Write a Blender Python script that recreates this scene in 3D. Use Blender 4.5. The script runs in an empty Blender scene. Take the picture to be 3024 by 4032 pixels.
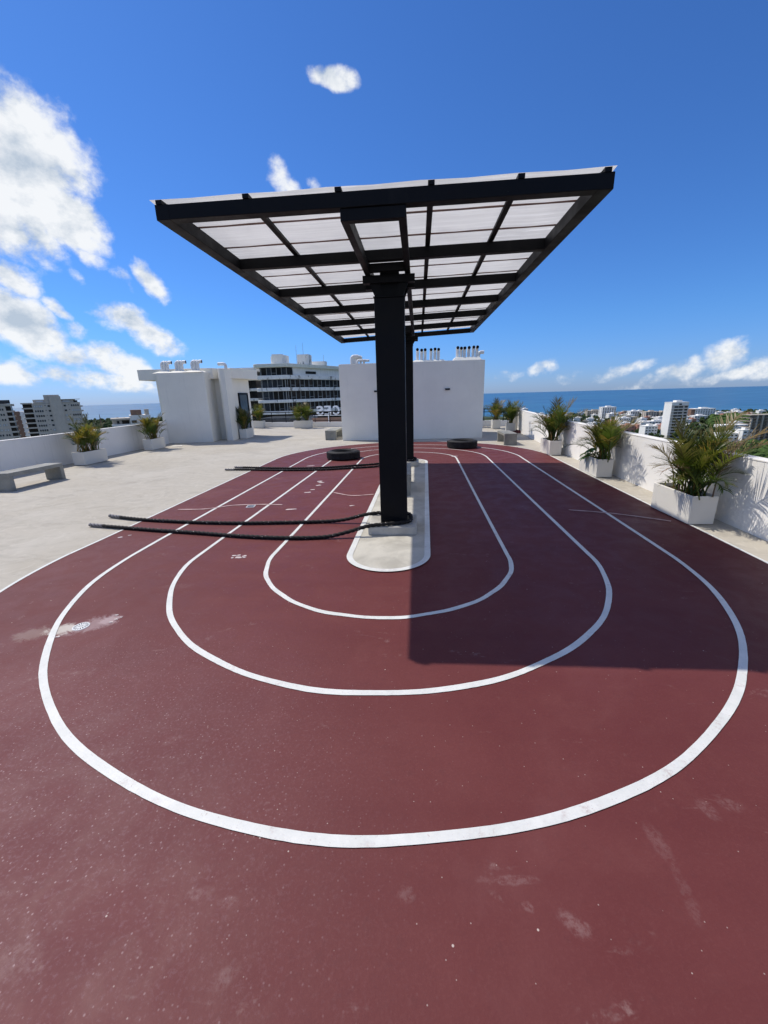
import bpy, bmesh, math, random
from mathutils import Vector, Matrix

# ------------------------------------------------------------------ camera, sky, sun, exposure
# All coordinates below are written in one measured unit (the eye height is 1.6 units);
# S turns them into metres at the end of the script.
S = 1.2
sc = bpy.context.scene
COL = sc.collection
cam_d = bpy.data.cameras.new("camera")
cam_d.sensor_fit = 'VERTICAL'
cam_d.sensor_height = 36.0
cam_d.sensor_width = 27.0
cam_d.lens = 36.0 * 1590.0 / 4032.0
cam_d.clip_start = 0.05
cam_d.clip_end = 60000
cam = bpy.data.objects.new("camera", cam_d)
COL.objects.link(cam)
cam.matrix_world = Matrix(((0.996978, 0.006378, 0.077427, 0),
                           (0.072532, 0.280649, -0.957066, 0),
                           (-0.027834, 0.959789, 0.279338, 1.6 * S),
                           (0, 0, 0, 1)))
sc.camera = cam

SUN_DIR = Vector((-0.63, 0.381, 1.0)).normalized()
SUN_EL = math.asin(SUN_DIR.z)
SUN_AZ = math.atan2(SUN_DIR.x, SUN_DIR.y)          # clockwise from +Y
SKY_STRENGTH = 0.115
world = bpy.data.worlds.new("World")
sc.world = world
world.use_nodes = True
CLOUDS = [
  ((-0.6213, 0.698, 0.3561), (3.55, 7.83, -9.16), (-7.88, -3.31, -7.3), 1.75),
  ((-0.5856, 0.7503, 0.3068), (10.8, 11.69, -8.0), (-15.49, -4.33, -19.05), 1.64),
  ((-0.6649, 0.6877, 0.2916), (9.73, 9.33, 0.15), (-9.2, -1.03, -18.62), 1.18),
  ((-0.633, 0.7263, 0.2681), (12.99, 13.87, -6.95), (-21.66, -6.71, -33.13), 0.95),
  ((-0.6695, 0.713, 0.2084), (14.94, 19.72, -19.58), (-21.07, -11.21, -29.52), 1.07),
  ((-0.6314, 0.7375, 0.2397), (21.65, 24.25, -17.7), (-46.23, -18.16, -66.3), 0.78),
  ((-0.5769, 0.7777, 0.2496), (26.48, 24.94, -16.65), (-42.41, -12.28, -60.07), 0.84),
  ((-0.6016, 0.7687, 0.2171), (36.25, 42.83, -51.46), (-86.3, -39.54, -99.87), 0.49),
  ((-0.545, 0.8095, 0.2182), (29.63, 29.69, -36.4), (-45.86, -17.48, -50.07), 0.63),
  ((-0.5053, 0.8346, 0.2194), (9.33, 13.57, -30.3), (-38.58, -16.65, -25.8), 0.98),
  ((-0.6802, 0.7203, 0.1358), (8.58, 9.83, -9.25), (-12.83, -8.04, -21.85), 1.64),
  ((-0.6377, 0.7647, 0.0929), (14.82, 14.13, -14.82), (-20.36, -12.84, -34.58), 1.07),
  ((-0.6383, 0.7518, 0.1652), (28.12, 30.26, -29.29), (-53.24, -27.79, -79.94), 0.84),
  ((-0.5424, 0.8287, 0.1377), (11.28, 8.2, -4.99), (-16.48, -5.44, -32.49), 1.24),
  ((-0.5876, 0.7939, 0.1565), (31.1, 29.65, -33.93), (-59.99, -28.69, -80.48), 0.84),
  ((-0.6243, 0.7699, 0.1325), (32.48, 29.13, -16.49), (-30.46, -13.96, -63.02), 0.72),
  ((-0.5796, 0.8119, 0.0694), (10.65, 8.22, -7.46), (-17.23, -9.57, -32.64), 1.13),
  ((-0.6325, 0.7729, 0.0503), (6.99, 5.76, -0.73), (-12.17, -6.56, -53.59), 1.01),
  ((-0.7095, 0.7023, 0.0583), (13.99, 14.48, -4.39), (-12.34, -9.01, -42.44), 1.07),
  ((-0.7564, 0.6434, 0.1178), (10.66, 13.97, -7.93), (-10.13, -7.47, -24.51), 1.18),
  ((-0.7351, 0.6404, 0.2223), (8.89, 13.84, -10.53), (-10.81, -6.24, -17.87), 1.07),
  ((-0.1335, 0.8469, 0.5147), (29.14, 4.27, 0.47), (-11.37, 36.96, -63.87), 1.24),
  ((-0.2489, 0.883, 0.3979), (55.6, 7.94, 16.97), (9.95, 19.74, -37.68), 0.72),
  ((-0.2304, 0.8943, 0.3835), (52.21, 23.1, -22.68), (-56.12, 11.07, -59.76), 0.59),
  ((-0.1845, 0.9028, 0.3885), (43.49, 18.94, -23.51), (-76.31, 14.26, -69.68), 0.59),
  ((0.5661, 0.8227, 0.0523), (22.44, -16.42, 14.91), (15.5, -8.61, -33.17), 1.07),
  ((0.516, 0.856, 0.032), (23.86, -14.77, 9.56), (19.87, -10.07, -53.03), 0.9),
  ((0.5879, 0.8086, 0.0219), (13.84, -10.07, -0.19), (13.47, -7.76, -79.21), 0.9),
  ((0.6303, 0.7757, 0.0319), (16.47, -13.35, -1.45), (7.54, -4.25, -47.19), 0.84),
  ((0.4189, 0.9074, 0.0331), (19.22, -8.92, 0.55), (13.39, -3.55, -75.17), 0.84),
  ((0.284, 0.9578, 0.0436), (35.48, -10.49, -1.71), (5.84, 1.25, -67.41), 0.78),
  ((0.2072, 0.9777, 0.0326), (29.84, -6.42, 1.48), (13.14, 0.08, -89.96), 0.49),
  ((0.3336, 0.9423, 0.0283), (34.63, -12.37, 1.78), (16.28, -3.1, -93.26), 0.49),
  ((0.5018, 0.8649, 0.0096), (4.74, -2.76, 0.0), (12.01, -6.2, -78.83), 0.38),
]


def build_world():
    nt = world.node_tree
    nt.nodes.clear()
    N, L = nt.nodes.new, nt.links.new
    out = N('ShaderNodeOutputWorld')
    bg = N('ShaderNodeBackground')
    bg.inputs['Strength'].default_value = SKY_STRENGTH
    sky = N('ShaderNodeTexSky')
    sky.sky_type = 'NISHITA'
    sky.sun_disc = False
    sky.sun_elevation = SUN_EL
    sky.sun_rotation = SUN_AZ
    sky.altitude = 60
    sky.air_density = 1.0
    sky.dust_density = 0.2
    sky.ozone_density = 4.0
    tint = N('ShaderNodeMix')
    tint.data_type = 'RGBA'
    tint.blend_type = 'MULTIPLY'
    tint.inputs[0].default_value = 1.0
    L(sky.outputs[0], tint.inputs[6])
    tc = N('ShaderNodeTexCoord')
    d0 = tc.outputs['Generated']
    # sea air: the band above the horizon is paler and less yellow than the model sky
    sp = N('ShaderNodeSeparateXYZ')
    L(d0, sp.inputs[0])
    hz = N('ShaderNodeMapRange')
    hz.interpolation_type = 'SMOOTHSTEP'
    hz.inputs['From Min'].default_value = -0.02
    hz.inputs['From Max'].default_value = 0.16
    L(sp.outputs[2], hz.inputs['Value'])
    tb = N('ShaderNodeMix')
    tb.data_type = 'RGBA'
    L(hz.outputs[0], tb.inputs[0])
    tb.inputs[6].default_value = HORIZON_TINT
    tb.inputs[7].default_value = SKY_TINT
    L(tb.outputs[2], tint.inputs[7])
    def vm(op, a, b=None, s=None):
        n = N('ShaderNodeVectorMath')
        n.operation = op
        for i, v in enumerate((a, b)):
            if v is None:
                continue
            if isinstance(v, (tuple, list, Vector)):
                n.inputs[i].default_value = tuple(v)
            else:
                L(v, n.inputs[i])
        if s is not None:
            n.inputs['Scale'].default_value = s
        return n
    def mt(op, a, b=None, c=None, clamp=False):
        n = N('ShaderNodeMath')
        n.operation = op
        n.use_clamp = clamp
        for i, v in enumerate((a, b, c)):
            if v is None:
                continue
            if isinstance(v, (int, float)):
                n.inputs[i].default_value = v
            else:
                L(v, n.inputs[i])
        return n.outputs[0]
    def noise(vec, scale, detail, rough=0.55, color=False):
        n = N('ShaderNodeTexNoise')
        n.inputs['Scale'].default_value = scale
        n.inputs['Detail'].default_value = detail
        n.inputs['Roughness'].default_value = rough
        L(vec, n.inputs['Vector'])
        return n.outputs['Color' if color else 'Fac']
    # two branches: far from the photographed clouds a cheap added scatter, thickened for neutral fill light
    def smooth(v, lo, hi):
        r = N('ShaderNodeMapRange')
        r.interpolation_type = 'SMOOTHSTEP'
        r.inputs['From Min'].default_value = lo
        r.inputs['From Max'].default_value = hi
        L(v, r.inputs['Value'])
        return r.outputs[0]
    def colmix(f, a, b):
        m = N('ShaderNodeMix')
        m.data_type = 'RGBA'
        for i, v in ((0, f), (6, a), (7, b)):
            if isinstance(v, tuple): m.inputs[i].default_value = v
            else: L(v, m.inputs[i])
        return m.outputs[2]
    GREY = tuple(x / SKY_STRENGTH for x in (0.50, 0.585, 0.69)) + (1,)
    WHITE = tuple(x / SKY_STRENGTH for x in (0.93, 0.95, 0.97)) + (1,)
    mp = vm('MULTIPLY', d0, (1.0, 1.0, 1.35)).outputs[0]
    # branch A: added cloud scatter, its cover raised to whiten the fill light
    ga = noise(mp, 5.0, 5, 0.6)
    bgA = bg
    L(colmix(smooth(ga, 0.49, 0.63), tint.outputs[2], WHITE), bgA.inputs['Color'])
    # branch B: the clouds of the photograph
    w1 = vm('SUBTRACT', noise(d0, 7.0, 3, 0.6, True), (0.5, 0.5, 0.5))
    w1 = vm('SCALE', w1.outputs[0], s=0.05)
    dw = vm('ADD', d0, w1.outputs[0]).outputs[0]
    acc = None
    for c, e1, e2, w in CLOUDS:
        df = vm('SUBTRACT', dw, c).outputs[0]
        u = vm('DOT_PRODUCT', df, e1).outputs['Value']
        v = vm('DOT_PRODUCT', df, e2).outputs['Value']
        r2 = mt('MULTIPLY_ADD', v, v, mt('MULTIPLY', u, u))
        m = mt('MULTIPLY_ADD', r2, -0.5 * w, w)
        acc = m if acc is None else mt('MAXIMUM', acc, m)
    acc = mt('MAXIMUM', acc, -0.6)
    fb = noise(mp, 13.0, 9, 0.60)
    fb2 = noise(dw, 42.0, 5, 0.62)
    den = mt('MULTIPLY_ADD', acc, 0.78, mt('MULTIPLY', mt('SUBTRACT', fb, 0.5), 1.9))
    den = mt('MULTIPLY_ADD', mt('SUBTRACT', fb2, 0.5), 0.75, den)
    alpha = mt('MULTIPLY', mt('POWER', smooth(den, 0.08, 0.82), 1.1), 0.97)
    # thick parts turned from the sun are greyer than the sunlit rims
    fs = noise(vm('ADD', mp, tuple(SUN_DIR * 0.035)).outputs[0], 13.0, 6, 0.60)
    lit = mt('MULTIPLY_ADD', mt('SUBTRACT', fb, fs), 3.6, mt('MULTIPLY_ADD', smooth(den, 0.7, 1.6), -0.30, 0.80), clamp=True)
    bgB = N('ShaderNodeBackground')
    bgB.inputs['Strength'].default_value = SKY_STRENGTH
    L(colmix(alpha, tint.outputs[2], colmix(lit, GREY, WHITE)), bgB.inputs['Color'])
    gate = vm('DOT_PRODUCT', d0, (-0.064, 0.975, 0.21)).outputs['Value']
    gate = smooth(gate, 0.60, 0.64)
    mx = N('ShaderNodeMixShader')
    L(gate, mx.inputs[0]); L(bgA.outputs[0], mx.inputs[1]); L(bgB.outputs[0], mx.inputs[2])
    L(mx.outputs[0], out.inputs[0])

SKY_TINT = (0.39, 0.71, 1.17, 1)
HORIZON_TINT = (0.41, 0.60, 1.18, 1)
build_world()
sun_d = bpy.data.lights.new("sun", 'SUN')
sun_d.energy = 4.25
sun_d.angle = math.radians(0.53)
sun_d.color = (1.0, 0.93, 0.83)
sun = bpy.data.objects.new("sun", sun_d)
COL.objects.link(sun)
sun.rotation_euler = SUN_DIR.to_track_quat('Z', 'Y').to_euler()
sun.location = (0, 0, 30)
sc.view_settings.view_transform = 'Standard'
sc.view_settings.look = 'None'
sc.view_settings.gamma = 1
sc.view_settings.exposure = 0.0
sc.view_settings.use_curve_mapping = False
sc.render.engine = 'CYCLES'
sc.cycles.max_bounces = 6
sc.cycles.diffuse_bounces = 4
sc.cycles.glossy_bounces = 3
sc.cycles.transmission_bounces = 4
sc.cycles.use_adaptive_sampling = True
sc.cycles.adaptive_threshold = 0.025
world.cycles.sampling_method = 'MANUAL'
world.cycles.sample_map_resolution = 512
sc.cycles.use_denoising = True

# ------------------------------------------------------------------ materials
MATS = {}
class NT:
    """short hand for building a node material"""
    def __init__(self, name, rough=0.6, spec=0.3):
        self.m = bpy.data.materials.new(name)
        self.m.use_nodes = True
        self.nt = self.m.node_tree
        self.b = self.nt.nodes['Principled BSDF']
        self.b.inputs['Roughness'].default_value = rough
        self.b.inputs['Specular IOR Level'].default_value = spec
        self.tc = self.nt.nodes.new('ShaderNodeTexCoord')
        self.vec = self.tc.outputs['Object']
        MATS[name] = self.m
    def n(self, t): return self.nt.nodes.new(t)
    def l(self, a, b): self.nt.links.new(a, b)
    def put(self, sock, v):
        if isinstance(v, (int, float)): sock.default_value = v
        elif isinstance(v, (tuple, list)): sock.default_value = tuple(v)
        else: self.l(v, sock)
    def map(self, scale=(1, 1, 1), rot=(0, 0, 0), loc=(0, 0, 0)):
        n = self.n('ShaderNodeMapping')
        n.inputs['Scale'].default_value = scale
        n.inputs['Rotation'].default_value = rot
        n.inputs['Location'].default_value = loc
        self.l(self.vec, n.inputs[0])
        return n.outputs[0]
    def noise(self, scale, detail=5, rough=0.55, vec=None, color=False, dist=0.0):
        n = self.n('ShaderNodeTexNoise')
        n.inputs['Scale'].default_value = scale
        n.inputs['Detail'].default_value = detail
        n.inputs['Roughness'].default_value = rough
        n.inputs['Distortion'].default_value = dist
        self.l(vec if vec is not None else self.vec, n.inputs['Vector'])
        return n.outputs['Color' if color else 'Fac']
    def voro(self, scale, vec=None, rnd=1.0):
        n = self.n('ShaderNodeTexVoronoi')
        n.inputs['Scale'].default_value = scale
        n.inputs['Randomness'].default_value = rnd
        self.l(vec if vec is not None else self.vec, n.inputs['Vector'])
        return n
    def math(self, op, a, b=None, clamp=False):
        n = self.n('ShaderNodeMath')
        n.operation = op
        n.use_clamp = clamp
        self.put(n.inputs[0], a)
        if b is not None: self.put(n.inputs[1], b)
        return n.outputs[0]
    def ramp(self, v, lo, hi, a=0.0, b=1.0):
        n = self.n('ShaderNodeMapRange')
        n.interpolation_type = 'SMOOTHSTEP'
        n.inputs['From Min'].default_value = lo
        n.inputs['From Max'].default_value = hi
        n.inputs['To Min'].default_value = a
        n.inputs['To Max'].default_value = b
        self.l(v, n.inputs['Value'])
        return n.outputs[0]
    def mix(self, f, a, b, mode='MIX'):
        n = self.n('ShaderNodeMix')
        n.data_type = 'RGBA'
        n.blend_type = mode
        n.clamp_factor = True
        self.put(n.inputs[0], f)
        for i, v in ((6, a), (7, b)):
            if isinstance(v, (tuple, list)): n.inputs[i].default_value = (v[0], v[1], v[2], 1)
            else: self.l(v, n.inputs[i])
        return n.outputs[2]
    def sep(self):
        n = self.n('ShaderNodeSeparateXYZ')
        self.l(self.vec, n.inputs[0])
        return n.outputs
    def near(self, x, y, rx, ry, ang=0.0):
        """distance (1 on the rim) from an ellipse in the object's xy plane, in build units"""
        mp = self.n('ShaderNodeMapping')
        mp.vector_type = 'TEXTURE'
        mp.inputs['Location'].default_value = (x * S, y * S, 0)
        mp.inputs['Rotation'].default_value = (0, 0, ang)
        mp.inputs['Scale'].default_value = (rx * S, ry * S, 1000)
        self.l(self.vec, mp.inputs[0])
        v = self.n('ShaderNodeVectorMath')
        v.operation = 'LENGTH'
        self.l(mp.outputs[0], v.inputs[0])
        return v.outputs['Value']
    def base(self, c): self.put(self.b.inputs['Base Color'], (c[0], c[1], c[2], 1) if isinstance(c, tuple) else c)
    def rough(self, r): self.put(self.b.inputs['Roughness'], r)
    def bump(self, h, strength=0.3, dist=0.01):
        n = self.n('ShaderNodeBump')
        n.inputs['Strength'].default_value = strength
        n.inputs['Distance'].default_value = dist
        self.l(h, n.inputs['Height'])
        self.l(n.outputs[0], self.b.inputs['Normal'])

def mat_plain(name, col, rough=0.6, spec=0.3, var=0.12, scale=3.0, bump=0.0, metal=0.0):
    t = NT(name, rough, spec)
    nz = t.noise(scale, 6, 0.6)
    lo = tuple(c * (1 - var) for c in col)
    hi = tuple(min(1, c * (1 + var)) for c in col)
    t.base(t.mix(t.ramp(nz, 0.3, 0.7), lo, hi))
    t.b.inputs['Metallic'].default_value = metal
    if bump: t.bump(t.noise(scale * 12, 4), bump, 0.004)
    return t.m

def mat_concrete_floor():
    t = NT('concrete_floor', 0.8, 0.15)
    a = t.noise(0.45, 6, 0.6, dist=0.6)
    b = t.noise(1.5, 7, 0.62, t.map((1.0, 1.7, 1), (0, 0, 0.35)), dist=2.2)
    arcs = t.noise(2.2, 5, 0.6, t.map((1.6, 1.0, 1), (0, 0, -0.5)), dist=3.0)
    f = t.noise(45, 3, 0.6)
    c = t.mix(t.ramp(a, 0.3, 0.7), (0.415, 0.38, 0.315), (0.475, 0.445, 0.385))
    c = t.mix(t.ramp(b, 0.44, 0.70, 0, 0.55), c, (0.335, 0.31, 0.262))
    c = t.mix(t.ramp(arcs, 0.52, 0.68, 0, 0.42), c, (0.53, 0.50, 0.435))
    c = t.mix(t.ramp(f, 0.52, 0.75, 0, 0.16), c, (0.30, 0.28, 0.24))
    # grime where water stands: a few blots with a shape of their own
    blot = t.noise(0.7, 6, 0.68, t.map((1, 1, 1), loc=(7.3, 2.1, 0)), dist=0.5)
    c = t.mix(t.ramp(blot, 0.55, 0.70, 0, 0.42), c, (0.29, 0.265, 0.225))
    t.base(c)
    t.bump(t.math('ADD', t.math('MULTIPLY', b, 0.7), t.math('MULTIPLY', f, 0.25)), 0.18, 0.01)
    return t.m

def mat_island():
    t = NT('island_screed', 0.75, 0.25)
    a = t.noise(2.0, 7, 0.6, dist=0.6)
    f = t.noise(26, 4, 0.6)
    c = t.mix(t.ramp(a, 0.32, 0.7), (0.37, 0.35, 0.30), (0.53, 0.505, 0.435))
    c = t.mix(t.ramp(f, 0.55, 0.8, 0, 0.3), c, (0.29, 0.28, 0.25))
    t.base(c)
    t.bump(a, 0.25, 0.01)
    return t.m

def mat_track():
    t = NT('track_paint', 0.62, 0.13)
    a = t.noise(0.8, 6, 0.6)
    b = t.noise(3.6, 7, 0.65, dist=0.5)
    fine = t.noise(95, 3, 0.6)
    mid = t.noise(19, 5, 0.6)
    c = t.mix(t.ramp(a, 0.3, 0.72), (0.117, 0.0305, 0.0300), (0.138, 0.0385, 0.0375))
    c = t.mix(t.ramp(b, 0.5, 0.78, 0, 0.35), c, (0.160, 0.055, 0.053))
    c = t.mix(t.ramp(mid, 0.52, 0.8, 0, 0.35), c, (0.095, 0.030, 0.031))
    c = t.mix(t.ramp(fine, 0.45, 0.8, 0, 0.3), c, (0.17, 0.058, 0.056))
    # roller passes and large faded areas
    rl = t.noise(1.0, 4, 0.5, t.map((0.35, 3.2, 1), (0, 0, 0.06)))
    c = t.mix(t.ramp(rl, 0.42, 0.62, 0, 0.30), c, (0.108, 0.026, 0.027))
    fd = t.noise(0.42, 5, 0.62, t.map((1, 1, 1), loc=(3.1, 8.2, 0)), dist=0.7)
    c = t.mix(t.ramp(fd, 0.52, 0.72, 0, 0.45), c, (0.175, 0.066, 0.064))
    # marks where shoes and wet soles have dried
    ragged = t.noise(38, 5, 0.75)
    soft = t.noise(11, 5, 0.7)
    for mx_, my_, rx_, ry_, an_, am_ in ((.875, 1.15, .030, .085, .1, .30), (.877, 1.00, .022, .11, -.1, .20), (.487, .885, .055, .028, -.6, .55), (.354, .921, .020, .014, -.5, .5),
                                         (-.037, .933, .035, .026, 0, .35), (.31, .993, .10, .016, .05, .42), (1.133, 1.276, .035, .045, .2, .35), (1.236, 1.30, .045, .030, -.3, .32),
                                         (-.733, .896, .048, .022, .2, .42), (-.62, .877, .034, .022, .1, .42), (-1.214, .683, .10, .055, .3, .35), (-.552, .703, .040, .024, 1.0, .35),
                                         (-2.12, 3.14, .16, .05, .1, .25), (-1.2, 1.5, .05, .03, .6, .3), (1.9, 1.7, .06, .03, 1.1, .3), (.1, 1.9, .05, .03, .4, .25), (2.75, 5.0, .35, .10, -.4, .35), (3.0, 8.9, .3, .12, -.3, .3),
                                         (1.2, 6.9, .8, .03, .1, .18), (-2.9, 8.0, .25, .08, .2, .25)):
        dd = t.math('ADD', t.near(mx_, my_, rx_, ry_, an_), t.math('MULTIPLY', t.math('SUBTRACT', soft, 0.5), 1.6))
        mk = t.math('MULTIPLY', t.ramp(dd, 0.55, 1.15, 1, 0), t.ramp(ragged, 0.36, 0.62))
        c = t.mix(t.math('MULTIPLY', mk, am_ * 0.42), c, (0.40, 0.29, 0.275))
    # dusty scuffs, shoe-sized, loosely scattered
    scv = t.map((1.0, 1.9, 1), (0, 0, 0.6))
    sc1 = t.noise(1.9, 4, 0.7, scv, dist=1.5)
    scf = t.math('MULTIPLY', t.ramp(sc1, 0.61, 0.72), t.ramp(t.noise(24, 4, 0.7), 0.42, 0.7))
    c = t.mix(t.math('MULTIPLY', scf, 0.5), c, (0.30, 0.20, 0.185))
    # dusty grain plus a painted purplish sky sheen, lower left of the oval
    dust_sheen = t.ramp(t.near(-2.0, 0.9, 2.2, 1.9, 0.4), 0.2, 1.1, 1, 0)
    grain = t.ramp(t.noise(60, 4, 0.75), 0.50, 0.70)
    c = t.mix(t.math('MULTIPLY', dust_sheen, t.math('ADD', t.math('MULTIPLY', grain, 0.34), 0.12)), c, (0.27, 0.165, 0.185))
    # chalky specks of three sizes
    for sc_, thr, keep, amt in ((6.0, 0.034, 0.55, 0.8), (15.0, 0.055, 0.68, 0.6), (30.0, 0.10, 0.80, 0.4)):
        v = t.voro(sc_)
        rnd = t.n('ShaderNodeSeparateColor')
        t.l(v.outputs['Color'], rnd.inputs[0])
        m = t.math('MULTIPLY', t.ramp(v.outputs['Distance'], thr * 0.55, thr, 1, 0),
                   t.math('GREATER_THAN', rnd.outputs[0], keep))
        c = t.mix(t.math('MULTIPLY', m, amt), c, (0.58, 0.49, 0.43))
    v = t.voro(46.0)
    rnd = t.n('ShaderNodeSeparateColor')
    t.l(v.outputs['Color'], rnd.inputs[0])
    m = t.math('MULTIPLY', t.ramp(v.outputs['Distance'], 0.10, 0.24, 1, 0), t.math('GREATER_THAN', rnd.outputs[0], 0.62))
    c = t.mix(t.math('MULTIPLY', t.math('MULTIPLY', m, dust_sheen), 0.55), c, (0.44, 0.32, 0.32))
    # mineral deposit around the round drain and the tail the water left
    wob = t.noise(9.0, 7, 0.75, dist=1.2)
    def blob(x, y, rx, ry, ang, w):
        d = t.math('ADD', t.near(x, y, rx, ry, ang), t.math('MULTIPLY', t.math('SUBTRACT', wob, 0.5), 2.2))
        return t.math('MULTIPLY', t.ramp(d, 0.45, 1.05, 1, 0), w)
    c = t.mix(blob(-2.42, 2.51, 0.19, 0.12, 0.6, 0.5), c, (0.40, 0.31, 0.31))
    c = t.mix(blob(-2.60, 2.43, 0.13, 0.085, 0.35, 0.8), c, (0.56, 0.52, 0.46))
    c = t.mix(blob(-2.76, 2.37, 0.17, 0.10, 0.25, 0.28), c, (0.40, 0.34, 0.29))
    c = t.mix(blob(-2.34, 2.585, 0.09, 0.075, 0.6, 0.55), c, (0.44, 0.34, 0.34))
    t.base(c)
    t.rough(t.ramp(b, 0.3, 0.75, 0.5, 0.7))
    h = t.math('ADD', t.math('MULTIPLY', fine, 0.5), t.math('MULTIPLY', mid, 0.8))
    t.bump(h, 0.22, 0.006)
    return t.m

def mat_line():
    t = NT('line_paint', 0.55, 0.35)
    a = t.noise(5, 6, 0.65)
    c = t.mix(t.ramp(a, 0.35, 0.75), (0.60, 0.61, 0.58), (0.70, 0.70, 0.67))
    c = t.mix(t.ramp(t.noise(34, 5, 0.7), 0.62, 0.78, 0, 0.5), c, (0.46, 0.41, 0.39))
    wn = t.noise(3.2, 6, 0.7)
    c = t.mix(t.math('MULTIPLY', t.ramp(wn, 0.50, 0.70), t.ramp(t.noise(26, 6, 0.75), 0.46, 0.62, 0, 0.75)), c, (0.40, 0.30, 0.29))
    c = t.mix(t.ramp(t.noise(70, 4, 0.7), 0.60, 0.72, 0, 0.5), c, (0.34, 0.22, 0.21))
    d = t.math('ADD', t.near(-2.95, 2.36, 0.34, 0.20, 0.1), t.math('SUBTRACT', t.noise(7, 5), 0.5))
    c = t.mix(t.ramp(d, 0.5, 1.0, 0.55, 0), c, (0.50, 0.46, 0.38))
    t.base(c)
    t.bump(t.noise(60, 4), 0.2, 0.004)
    return t.m

def mat_stucco(name, col, streak=0.25, top=1.0):
    """white painted render with rain streaks below the coping"""
    t = NT(name, 0.85, 0.2)
    a = t.noise(1.1, 6, 0.6)
    c = t.mix(t.ramp(a, 0.3, 0.7), tuple(x * 0.94 for x in col), col)
    st = t.noise(2.2, 6, 0.65, t.map((4.5, 4.5, 0.30)))
    c = t.mix(t.ramp(st, 0.56, 0.78, 0, streak), c, (0.40, 0.39, 0.36))
    c = t.mix(t.ramp(t.noise(7, 6, 0.7), 0.62, 0.8, 0, 0.18), c, (0.45, 0.43, 0.40))
    t.base(c)
    h = t.math('ADD', t.noise(70, 3, 0.6), t.math('MULTIPLY', t.noise(9, 4), 0.8))
    t.bump(h, 0.3, 0.006)
    return t.m

def mat_grey_concrete(name, lo, hi):
    t = NT(name, 0.7, 0.3)
    a = t.noise(2.5, 7, 0.62)
    c = t.mix(t.ramp(a, 0.3, 0.72), lo, hi)
    c = t.mix(t.ramp(t.noise(38, 4, 0.6), 0.55, 0.8, 0, 0.4), c, tuple(x * 0.6 for x in lo))
    st = t.noise(2.4, 5, 0.6, t.map((3, 3, 0.5)))
    c = t.mix(t.ramp(st, 0.55, 0.75, 0, 0.3), c, tuple(x * 1.25 for x in hi))
    t.base(c)
    t.bump(t.noise(55, 4), 0.25, 0.004)
    return t.m

def mat_sheet():
    """translucent roofing sheet, flow lines along the sheet, sun glints painted in pale"""
    t = NT('roof_sheet', 0.35, 0.4)
    nt = t.nt
    st = t.noise(3.0, 6, 0.65, t.map((0.35, 9.0, 1)))
    bl = t.noise(1.2, 6, 0.6)
    c = t.mix(t.ramp(st, 0.3, 0.75), (0.585, 0.575, 0.55), (0.74, 0.73, 0.70))
    c = t.mix(t.ramp(bl, 0.40, 0.70, 0, 0.55), c, (0.49, 0.485, 0.47))
    glint = t.noise(2.0, 4, 0.7, t.map((0.5, 9.0, 1)))  # pale streaks put sun glints into the sheet colour
    lft = t.ramp(t.noise(0.55, 3, 0.5, t.map((1, 1, 1), loc=(1.3, 0.2, 0))), 0.42, 0.62)
    c = t.mix(t.math('MULTIPLY', t.ramp(glint, 0.57, 0.62), lft), c, (0.80, 0.79, 0.77))
    c = t.mix(t.ramp(t.noise(9, 6, 0.7), 0.6, 0.8, 0, 0.25), c, (0.42, 0.41, 0.39))
    tr = t.n('ShaderNodeBsdfTranslucent')
    df = t.n('ShaderNodeBsdfDiffuse')
    gl = t.n('ShaderNodeBsdfGlossy')
    t.l(c, tr.inputs[0])
    df.inputs[0].default_value = (0.60, 0.61, 0.61, 1)
    gl.inputs['Roughness'].default_value = 0.28
    m1 = t.n('ShaderNodeMixShader')
    m1.inputs[0].default_value = 0.30
    t.l(tr.outputs[0], m1.inputs[1]); t.l(df.outputs[0], m1.inputs[2])
    m2 = t.n('ShaderNodeMixShader')
    m2.inputs[0].default_value = 0.07
    t.l(m1.outputs[0], m2.inputs[1]); t.l(gl.outputs[0], m2.inputs[2])
    bp = t.n('ShaderNodeBump')
    bp.inputs['Strength'].default_value = 0.25
    bp.inputs['Distance'].default_value = 0.01
    t.l(st, bp.inputs['Height'])
    for s_ in (tr, df, gl): t.l(bp.outputs[0], s_.inputs['Normal'])
    out = [n for n in nt.nodes if n.type == 'OUTPUT_MATERIAL'][0]
    t.l(m2.outputs[0], out.inputs['Surface'])
    return t.m

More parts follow.
